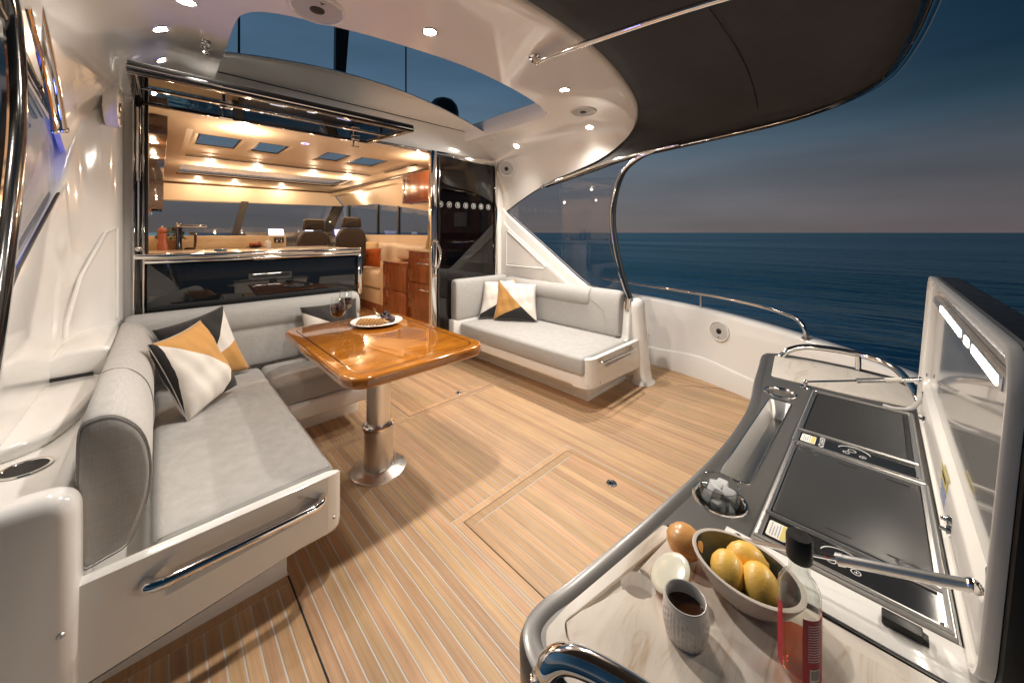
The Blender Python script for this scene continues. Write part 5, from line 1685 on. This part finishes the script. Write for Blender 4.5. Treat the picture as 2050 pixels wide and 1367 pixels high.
def wrap(q, r, a0, a1, z0, z1, n=30):
    q.loft([[(r * math.cos(R(lerp(a0, a1, k / n))), r * math.sin(R(lerp(a0, a1, k / n))), z) for k in range(n + 1)] for z in (z0, z1)], False, False, False, MBt)


q = B(); wrap(q, .02635, 196, 300, .010, .092); lb = q.obj('label', RED, t, smooth=60)
q = B(); wrap(q, .02635, 112, 140, .010, .092, 8); q.obj('label_edge', RED, lb, smooth=60)
rr = random.Random(5)
for k in range(15):
    z = .084 - k * .0032
    a = 210 + rr.uniform(0, 1)
    while a < 246:
        w = rr.uniform(2.5, 6)
        q = B(); wrap(q, .02645, a, min(248, a + w), z, z + .0013, 3); q.obj('print_line', LINEW, lb, smooth=0)
        a += w + 1.3
q = B(); wrap(q, .02644, 214, 246, .014, .030, 10); bc = q.obj('barcode_patch', PAPER, lb, smooth=60)
a = 218
while a < 243:
    w = rr.uniform(.4, 1.1)
    q = B(); wrap(q, .02652, a, a + w, .017, .0285, 2); q.obj('barcode_bar', BLACK, lb, smooth=0)
    a += w + rr.uniform(.5, 1.2)

# tumbler in the near drink holder
MT = T(.842, .238, ZC - .068)
t = thing('iced_water_glass', 'tumbler of iced water standing in the near drink holder', 'glass', (.842, .238, ZC - .068))
q = B(); q.lathe([(0, .0), (.030, .0), (.0335, .003), (.0375, .100), (.0370, .1005), (.0362, .100), (.0325, .007), (0, .006)], 40, MT); q.obj('glass', GLASS, t, smooth=60)
q = B(); q.tube([(.0368 * math.cos(a / 40 * 6.2832), .0368 * math.sin(a / 40 * 6.2832), .1003) for a in range(40)], .0011, 6, closed=True, smooth=False, M=MT); q.obj('rim', pane('glass_rim', (.8, .82, .82), ior=2.2), t)
WATER = pane('water_surface', (.93, .95, .95), (1, 1, 1), 1.33)
q = B(); q.lathe([(0, .007), (.0320, .007), (.0352, .082), (0, .082)], 32, MT); q.obj('water', WATER, t)
m, nt, N, L, b = mat_new('ice'); b.inputs['Base Color'].default_value = (.94, .95, .96, 1); b.inputs['Roughness'].default_value = .08; b.inputs['Transmission Weight'].default_value = .45; b.inputs['IOR'].default_value = 1.25
ICE = m
for k in range(14):
    a = k * 2.4; r_ = .010 if k % 2 else .0185
    q = B(); q.box(-.0115, .0115, -.010, .010, -.010, .010, .003, 2, M=MT @ T(r_ * math.cos(a), r_ * math.sin(a), .086 - (k // 4) * .021) @ RZ(k * 40) @ RX(25 * k)); q.obj('ice_cube', ICE, t)

# ================================================================== PORT COAMING DETAILS
q = B()
pts = round_poly([(-.42, 2.38), (-.17, 2.385), (-.165, 2.20), (-.20, 1.90), (-.26, 1.74), (-.42, 1.72)], [.02, .03, .06, .10, .10, .02], 6)
q.prism(pts, .645, .690, 'z', .016, 4); o = q.obj('locker_lid', GEL, smooth=50); tag(o, 'white moulded locker lid on the port coaming beside the back rest', 'locker lid')
q = B(); q.box(-.36, -.20, 2.386, 2.392, .648, .70, .001); q.obj('hinge_gap', RUBBER, o)
t = thing('drink_holder', 'steel rimmed drink holder sunk in the port coaming', 'drink holder', (-.262, 1.655, .65))
q = B(); q.lathe([(.052, .0), (.051, .003), (.046, .0035), (.042, .001)], 40, T(-.262, 1.655, .6495)); q.obj('rim', CHROME, t)
q = B(); q.lathe([(.0425, .0016), (.034, .0012), (0, .0011)], 40, T(-.262, 1.655, .6492)); q.obj('painted_well', SEAMBLK, t)  # flat black disc painting the dark of a deep hole; nothing is sunk
q = B(); q.lathe([(0, .004), (.006, .0035), (.008, 0)], 14, T(-.172, 1.4245, .300) @ RX(90)); o = q.obj('panel_screw', STEEL); tag(o, 'round steel screw cap on the left white end panel', 'screw')
q = B(); q.tube([(.0, 0, 0), (.003, 0, 0)], .0012, 5, M=T(-.173, 1.4205, .300)); q.obj('slot', BLACK, o)
q = B()
q.tube([(-.165, 2.965, .83), (-.165, 2.965, 1.33), (-.20, 2.91, 1.30), (-.275, 2.80, 1.08), (-.30, 2.62, .87), (-.30, 2.6, .82)], .010, 6, smooth=False)
o = q.obj('side_locker_rim', GEL); tag(o, 'white moulded rim of the triangular side pocket above the port back rest', 'moulding')

# ================================================================== SALOON FITTINGS
ZG = 1.165
t = thing('galley_bench', 'pale galley bench with timber upstand behind the open window', 'bench', (.5, 3.7, .18))
q = B(); q.box(-.23, 1.20, 3.21, 4.02, .18, ZG - .03); q.obj('cabinet', SALON_CREAM, t)
q = B(); q.box(-.23, 1.215, 3.205, 4.05, ZG - .03, ZG, .004); q.obj('worktop', pm('stone_worktop', (.55, .46, .35), .2, vary=(14, .12)), t)
q = B(); q.box(-.23, .885, 4.02, 4.05, ZG, 1.274, .004); up = q.obj('upstand', wood('pale_stone_timber', (.60, .44, .25), (.72, .57, .37), (6, 6, 20), .3, bump=0), t)
q = B(); q.box(.785, .865, 4.010, 4.019, 1.205, 1.255, .003); po_ = q.obj('power_outlet', BLACK, up)
for dx, dz in ((-.018, .008), (.018, .008), (-.018, -.010), (.018, -.010), (0, .008)):
    q = B(); q.lathe([(0, .001), (.0075 if dz < 0 else .004, .001), (.008 if dz < 0 else .0045, 0)], 12, T(.825 + dx, 4.0098, 1.230 + dz) @ RX(90)); q.obj('socket', WHITEPL, up)

t = thing('kitchen_tap', 'tall dark chrome mixer tap with a flat spout over the galley bench', 'tap', (.118, 3.86, ZG))
q = B(); q.tube([(.118, 3.86, ZG), (.118, 3.86, ZG + .205)], .019, 16, smooth=False); q.obj('column', pm('dark_chrome', (.10, .11, .14), .08, 1), t)
q = B(); q.box(.105, .285, 3.835, 3.875, ZG + .178, ZG + .198, .006); q.obj('spout', CHROME, t)
q = B(); q.box(.104, .134, 3.84, 3.88, ZG + .198, ZG + .214, .004); q.obj('lever', CHROME, t)
q = B(); q.tube([(.15, 3.90, ZG), (.205, 3.90, ZG + .004), (.215, 3.90, ZG + .03), (.215, 3.90, ZG + .12), (.18, 3.90, ZG + .13)], .009, 8); q.lathe([(.0, .02), (.03, .015), (.03, 0)], 16, T(.185, 3.9, ZG)); o = q.obj('filter_tap', pm('bronze_tap', (.12, .08, .05), .15, 1)); tag(o, 'small curved filter tap next to the tall mixer tap', 'tap')
q = B(); q.lathe([(0, 0), (.032, 0), (.031, .04), (.022, .075), (.027, .11), (.024, .128), (.014, .132), (.024, .142), (.025, .155), (.016, .172), (0, .176)], 24, T(.024, 3.835, ZG)); o = q.obj('pepper_mill', pm('terracotta_wood', (.36, .10, .045), .4), smooth=50); tag(o, 'turned reddish pepper mill standing left of the tap', 'pepper mill')
q = B(); q.lathe([(0, .0), (.007, .002), (.004, .008), (0, .01)], 10, T(.024, 3.835, ZG + .175)); q.obj('knob', CHROME, o)
t = thing('pot_plant', 'bushy herb plant in a timber pot behind the pepper mill', 'plant', (.075, 3.93, ZG))
q = B(); q.lathe([(0, 0), (.042, 0), (.048, .07), (.044, .072), (.04, .06)], 20, T(.085, 3.93, ZG)); q.obj('pot', pm('timber_pot', (.38, .22, .10), .6), t)
rp = random.Random(9)
LEAF = pm('herb_leaf', (.055, .062, .016), .5, vary=(25, .5))
q = B()
for k in range(260):
    th, ph = rp.uniform(0, 6.28), rp.uniform(-.4, 1.4)
    rad = .075 * rp.uniform(.45, 1) ** .5
    c = Vector((.075 + rad * math.cos(th) * math.cos(ph) * 1.15, 3.93 + rad * math.sin(th) * math.cos(ph), ZG + .105 + rad * math.sin(ph) * .9))
    M = T(*c) @ RZ(rp.uniform(0, 360)) @ RX(rp.uniform(-60, 60))
    q.loft([[(-.002, 0, 0), (.002, 0, 0)], [(-.008, .008, .002), (.008, .008, .002)], [(-.006, .016, .003), (.006, .016, .003)], [(0, .024, 0), (.001, .024, 0)]], False, False, False, M)
q.obj('foliage', LEAF, t, smooth=0)
q = B(); q.lathe([(0, .004), (.028, .004), (.062, .016), (.064, .018), (.058, .018), (.028, .009), (0, .008)], 28, T(.60, 3.80, ZG)); o = q.obj('shallow_bowl', pm('iron_bowl', (.03, .022, .018), .5)); tag(o, 'dark shallow bowl of red fruit on the galley bench', 'bowl')
RF = pm('red_pear', (.34, .075, .03), .35)
for k, (dx, dy) in enumerate(((-.022, 0), (.012, .012), (.004, -.018), (.034, .0))):
    q = B(); q.lathe([(0, -.019), (.012, -.017), (.021, -.006), (.019, .006), (.010, .018), (.006, .028), (0, .030)] if k == 3 else [(0, -.019), (.013, -.016), (.021, -.004), (.019, .010), (.010, .017), (0, .016)], 18, T(.60 + dx, 3.80 + dy, ZG + .032)); o = q.obj('red_fruit', RF, smooth=60); tag(o, ['round red fruit at the left of the shallow bowl', 'round red fruit at the back of the shallow bowl', 'round red fruit at the front of the shallow bowl', 'red pear standing at the right of the shallow bowl'][k], 'fruit', 'fruit in the shallow bowl')
q = B(); q.lathe([(0, 0), (.024, 0), (.025, .045), (.018, .062), (.006, .066), (.006, .075), (.003, .076), (.003, .10), (0, .1)], 20, T(.70, 3.82, ZG)); o = q.obj('soap_bottle', WHITEPL, smooth=50); tag(o, 'white pump bottle near the power outlet', 'bottle')
q = B(); q.tube([(.70, 3.82, ZG + .098), (.70, 3.79, ZG + .096)], .003, 6); q.obj('nozzle', WHITEPL, o)
q = B(); q.lathe([(.035, 0), (.036, .018), (.030, .022), (0, .022)], 24, T(.32, 3.30, ZG)); o = q.obj('glass_coaster', pm('blue_glass', (.10, .16, .20), .08, spec=.7)); tag(o, 'blue glass dish on the window sill under the tap', 'dish')
q = B(); q.lathe([(.030, 0), (.032, .035), (.029, .035), (.027, .004), (0, .004)], 20, T(1.08, 3.36, ZG)); o = q.obj('glass_tumbler', GLASS); tag(o, 'clear tumbler at the right end of the galley bench', 'glass')

# dark overhead cabinet on the port side with two lamps
q = B(); q.box(-.235, .048, 3.42, 6.4, 1.965, 2.096, .004); o = q.obj('overhead_cabinet', WALNUT); tag(o, 'dark walnut overhead cabinet at the left side of the saloon', 'cabinet')
q = B(); q.box(-.235, .052, 6.41, 6.45, 1.60, 2.096); q.obj('end_panel', WALNUT, o)
q = B(); q.box(-.225, -.06, 6.46, 7.4, 1.55, 2.09); o = q.obj('wall_rack', CHERRY); tag(o, 'small timber rack on the far port wall with dark bottles', 'rack')
for k in range(2):
    q = B(); q.lathe([(0, 0), (.06, 0), (.06, .16), (.025, .2), (.025, .28), (0, .28)], 14, T(-.02, 6.65 + .25 * k, 1.58)); q.obj('bottle_in_rack', BLACKGLOSS, o)

# joinery and sofa on the starboard side
t = thing('drawer_cabinet', 'tall cherry drawer cabinet just inside the glass door', 'cabinet', (2.45, 3.7, .18))
q = B(); q.box(2.205, 2.675, 3.24, 4.07, .18, 1.075, .003); q.obj('carcass', CHERRY, t)
q = B(); q.box(2.19, 2.679, 3.24, 4.085, 1.076, 1.100, .003); q.obj('top', pm('pale_top', (.66, .54, .38), .25), t)
for z0, z1 in ((.40, .70), (.715, 1.00)):
    q = B(); q.box(2.188, 2.204, 3.26, 4.05, z0, z1, .003); d_ = q.obj('drawer', CHERRY, t)
    q = B(); q.tube([(2.188, 3.55, z1 - .06), (2.168, 3.57, z1 - .06), (2.165, 3.68, z1 - .06), (2.168, 3.79, z1 - .06), (2.188, 3.81, z1 - .06)], .009, 8); q.obj('pull', CHROME, d_)
t = thing('low_cabinet', 'lower cherry cabinet between the drawers and the cream sofa', 'cabinet', (2.45, 4.4, .18))
q = B(); q.box(2.205, 2.675, 4.09, 4.76, .18, .895, .003); q.obj('carcass', CHERRY, t)
q = B(); q.box(2.195, 2.679, 4.088, 4.765, .896, .915, .002); q.obj('top', CHERRY, t)
for z0, z1 in ((.56, .88), (.24, .55)):
    q = B(); q.box(2.190, 2.204, 4.10, 4.75, z0, z1, .003); d_ = q.obj('door', CHERRY, t)
    q = B(); q.box(2.182, 2.190, 4.55, 4.57, z1 - .12, z1 - .06, .002); q.obj('catch', pm('brass_%d' % int(z0 * 100), (.7, .5, .22), .2, 1), d_)
t = thing('saloon_sofa', 'cream leather sofa beyond the cherry cabinets', 'sofa', (2.4, 5.6, .18))
q = B(); q.box(2.21, 2.675, 4.775, 6.9, .18, .30); q.obj('plinth', CHERRY, t)
q = B(); q.box(2.20, 2.675, 4.775, 4.86, .30, .90, .008); q.obj('end_panel', LEATHER, t)
for k, (a, b) in enumerate(((4.87, 5.55), (5.56, 6.24), (6.25, 6.9))):
    q = B(); q.box(2.20, 2.675, a, b, .30, .50, .008); q.obj('front_panel', LEATHER, t)
    q = B(); cushion(q, 2.17, 2.66, a, b, .51, .76, .05, .015); q.obj('seat_cushion', LEATHER, t, smooth=60)
    q = B(); cushion(q, 2.52, 2.678, a, b, .74, 1.13, .05, .01); q.obj('back_cushion', LEATHER, t, smooth=60)
q = B(); cushion(q, 2.42, 2.678, 4.09, 4.86, .92, 1.12, .05, .01); q.obj('back_cushion', LEATHER, t, smooth=60)
CREAMF = fabric('cream_velvet', (.70, .55, .32)); RUSTF = fabric('rust_velvet', (.42, .10, .018))
pillow('rust orange velvet cushion on the saloon sofa', (2.20, 5.66, 1.07), (2.36, 5.18, 1.07), (2.34, 5.15, .79), (2.18, 5.62, .79), .07, RUSTF, 6, 'velvet_cushion', 'saloon sofa cushions')
pillow('cream velvet cushion behind the rust one on the saloon sofa', (2.32, 6.35, 1.16), (2.52, 5.62, 1.16), (2.50, 5.60, .82), (2.30, 6.3, .82), .07, CREAMF, 7, 'velvet_cushion', 'saloon sofa cushions')
t = thing('overhead_locker', 'glossy cherry overhead locker above the drawers', 'cabinet', (2.3, 3.9, 1.7))
q = B(); q.box(2.21, 2.56, 3.40, 4.24, 1.665, 2.018, .004); q.obj('carcass', CHERRY, t)
q = B(); q.box(2.196, 2.209, 3.44, 4.20, 1.70, 1.985, .003); d_ = q.obj('door', CHERRY, t)
q = B(); q.tube([(2.19, 4.12, 1.74), (2.176, 4.12, 1.75), (2.176, 4.12, 1.94), (2.19, 4.12, 1.95)], .007, 8); q.obj('handle', BLACK, d_)

# dim panel with a chart screen seen through the tinted door
t = thing('wall_display', 'small lit screen on a timber wall seen through the tinted door', 'screen', (2.62, 3.9, 1.4))
q = B(); q.box(2.640, 2.678, 3.24, 4.07, 1.102, 1.66); q.obj('timber_backing', CHERRY, t)
q = B(); q.box(2.612, 2.639, 3.42, 3.70, 1.36, 1.56, .004); q.obj('bezel', BLACK, t)
q = B(); q.box(2.609, 2.6115, 3.435, 3.685, 1.375, 1.545); q.obj('screen', emis('screen_blue', (.18, .36, .55), .6), t)
q = B(); q.lathe([(0, 0), (.04, 0), (.042, .05), (.018, .14), (.014, .28), (.018, .30), (0, .3)], 20, T(2.42, 3.95, 1.101)); o = q.obj('tall_vase', pm('ochre_glass', (.42, .30, .10), .15, spec=.6), smooth=50); tag(o, 'tall tapering ochre vase on the cabinet behind the tinted door', 'vase')
q = B(); q.lathe([(.012, .299), (.019, .303), (.017, .305)], 16, T(2.42, 3.95, 1.101)); q.obj('lip', CHROME, o)


# helm seats
def helm_seat(label, x, y, top, w):
    t = thing('captain_chair', label, 'seat', (x, y, .18), group='helm seats')
    q = B(); q.lathe([(.16, 0), (.16, .02), (.05, .04), (.05, .5)], 20, T(x, y, .18)); q.obj('pedestal', CHROME, t)
    q = B(); cushion(q, x - w, x + w, y - .02, y + .5, .66, .82, .05, .02); q.obj('seat_cushion', SEATGREY, t, smooth=60)
    bk = round_poly([(-w, .80), (w, .80), (w * 1.02, top - .28), (w * .72, top - .165), (-w * .72, top - .165), (-w * 1.02, top - .28)], .05, 5)
    q = B(); q.prism([(x + a, b) for a, b in bk], y - .10, y + .02, 'y', .035, 4); q.obj('back', SEATGREY, t, smooth=60)
    hd = round_poly([(-w * .70, top - .15), (w * .70, top - .15), (w * .62, top), (-w * .62, top)], .03, 5)
    q = B(); q.prism([(x + a, b) for a, b in hd], y - .09, y + .01, 'y', .03, 4); q.obj('headrest', SEATGREY, t, smooth=60)
    for s in (-1, 1):
        q = B(); q.tube([(x + s * (w + .02), y + .02, .98), (x + s * (w + .03), y + .30, 1.0)], .028, 10); q.obj('armrest', SEATGREY, t)
    return t


helm_seat('left dark leather helm seat in front of the windscreen', 1.52, 5.45, 1.485, .20)
helm_seat('right dark leather helm seat beside the windscreen pillar', 1.995, 5.40, 1.525, .20)
t = thing('helm_console', 'dark helm console with glowing blue displays ahead of the seats', 'console', (1.8, 6.6, .18))
q = B(); q.prism([(6.35, .18), (7.6, .18), (7.6, 1.28), (6.9, 1.31), (6.45, 1.22), (6.35, 1.1)], .95, 2.66, 'x', .02, 2); q.obj('dash', pm('dark_dash', (.03, .032, .04), .5), t)
SCR = emis('helm_screen_glow', (.16, .30, .95), 1.6); SCW = emis('helm_screen_pale', (.55, .70, 1.0), 1.8)
for a, b, mt in ((1.20, 1.40, SCW), (1.70, 1.82, SCW), (2.15, 2.38, SCR)):
    q = B(); q.box(a, b, -.005, .005, 0, .15, .003, M=T(0, 6.47, 1.22) @ RX(-25)); q.obj('display', mt, t)
q = B(); q.lathe([(.165, -.008), (.175, 0), (.165, .008), (.155, 0), (.165, -.008)], 28, T(2.02, 6.30, 1.12) @ RX(65)); q.tube([(-.16, 0, 0), (.16, 0, 0)], .01, 6, M=T(2.02, 6.30, 1.12) @ RX(65)); q.obj('steering_wheel', BLACK, t)

# forward and side glazing
t = thing('windscreen', 'wide raked windscreen at the front of the saloon with dark pillars', 'windscreen', (1.2, 7.8, 1.24))
q = B(); q.loft([[(-.24, 7.80, 1.24), (2.68, 7.55, 1.24)], [(-.24, 7.93, 1.82), (2.68, 7.62, 1.85)]], False, False); q.obj('pane', WSGLASS, t)
for a, b, w in ((.93, 1.08, .05), (2.36, 2.62, .10)):
    q = B(); q.loft([[(a - w, 7.66, 1.22), (a + w, 7.66, 1.22), (a + w, 7.72, 1.22), (a - w, 7.72, 1.22)], [(b - w, 7.70, 1.84), (b + w, 7.70, 1.84), (b + w, 7.76, 1.84), (b - w, 7.76, 1.84)]]); q.obj('pillar', BLACK, t)
t = thing('saloon_side_window', 'long dark side window above the sofa divided by thin mullions', 'window', (2.7, 5.5, 1.27))
q = B(); q.loft([[(2.71, 3.3, 1.265), (2.71, 7.55, 1.265)], [(2.72, 3.3, 1.55), (2.72, 7.55, 1.88)]], False, False); q.obj('pane', WSGLASS, t)
for y in (7.35, 6.05, 5.30):
    q = B(); q.box(2.69, 2.72, y - .02, y + .02, 1.26, 1.86); q.obj('mullion', BLACK, t)
q = B(); q.box(2.69, 2.76, 4.6, 7.6, 1.262, 1.275); q.obj('sill_trim', BLACK, t)

# ------------------------------------------------------------------ saloon lamps
G = 'saloon ceiling downlights'
sal = [('downlight just inside the open galley window', .485, 3.48, 2.10, 10), ('downlight above the drawer cabinet beside the door', 1.97, 3.40, 2.10, 10),
       ('leftmost downlight between the roof lights and the wide roof light', .448, 5.58, 2.10, 10), ('second downlight from the left behind the small roof lights', .907, 5.55, 2.10, 10),
       ('third downlight from the left behind the small roof lights', 1.546, 5.53, 2.10, 10), ('rightmost downlight in the row behind the small roof lights', 1.998, 5.48, 2.10, 10),
       ('left downlight in the front row above the windscreen', .447, 7.45, 2.10, 7), ('middle downlight in the front row above the windscreen', .909, 7.45, 2.10, 7), ('right downlight in the front row above the windscreen', 1.572, 7.45, 2.10, 7),
       ('near downlight along the starboard wall of the saloon', 2.61, 4.62, 1.955, 9), ('far downlight along the starboard wall of the saloon', 2.61, 6.55, 1.955, 9),
       ('near lamp under the walnut overhead cabinet', -.02, 3.72, 1.964, 3), ('far lamp under the walnut overhead cabinet', -.02, 4.45, 1.964, 3)]
for lab, x, y, z, pw_ in sal:
    nrm = (0, 0, -1) if x < 2.5 else (-.72, 0, -.7)
    downlight(lab, (x, y, z - .002), nrm, .028, pw_ * .29 * LAMP_W, SALON, LENS_O, G, 'saloon_downlight', 165, True)
q = B(); q.lathe([(.012, .0), (.03, .003), (.034, 0)], 20, T(.945, 3.62, 2.0985) @ RX(180)); o = q.obj('ceiling_sensor', emis('violet_led', (.4, .4, 1), 2)); tag(o, 'small violet ringed sensor in the ceiling between two downlights', 'sensor')
q = B(); q.lathe([(0, .004), (.013, .003)], 16, T(.945, 3.62, 2.098) @ RX(180)); q.obj('eye', BLACK, o)
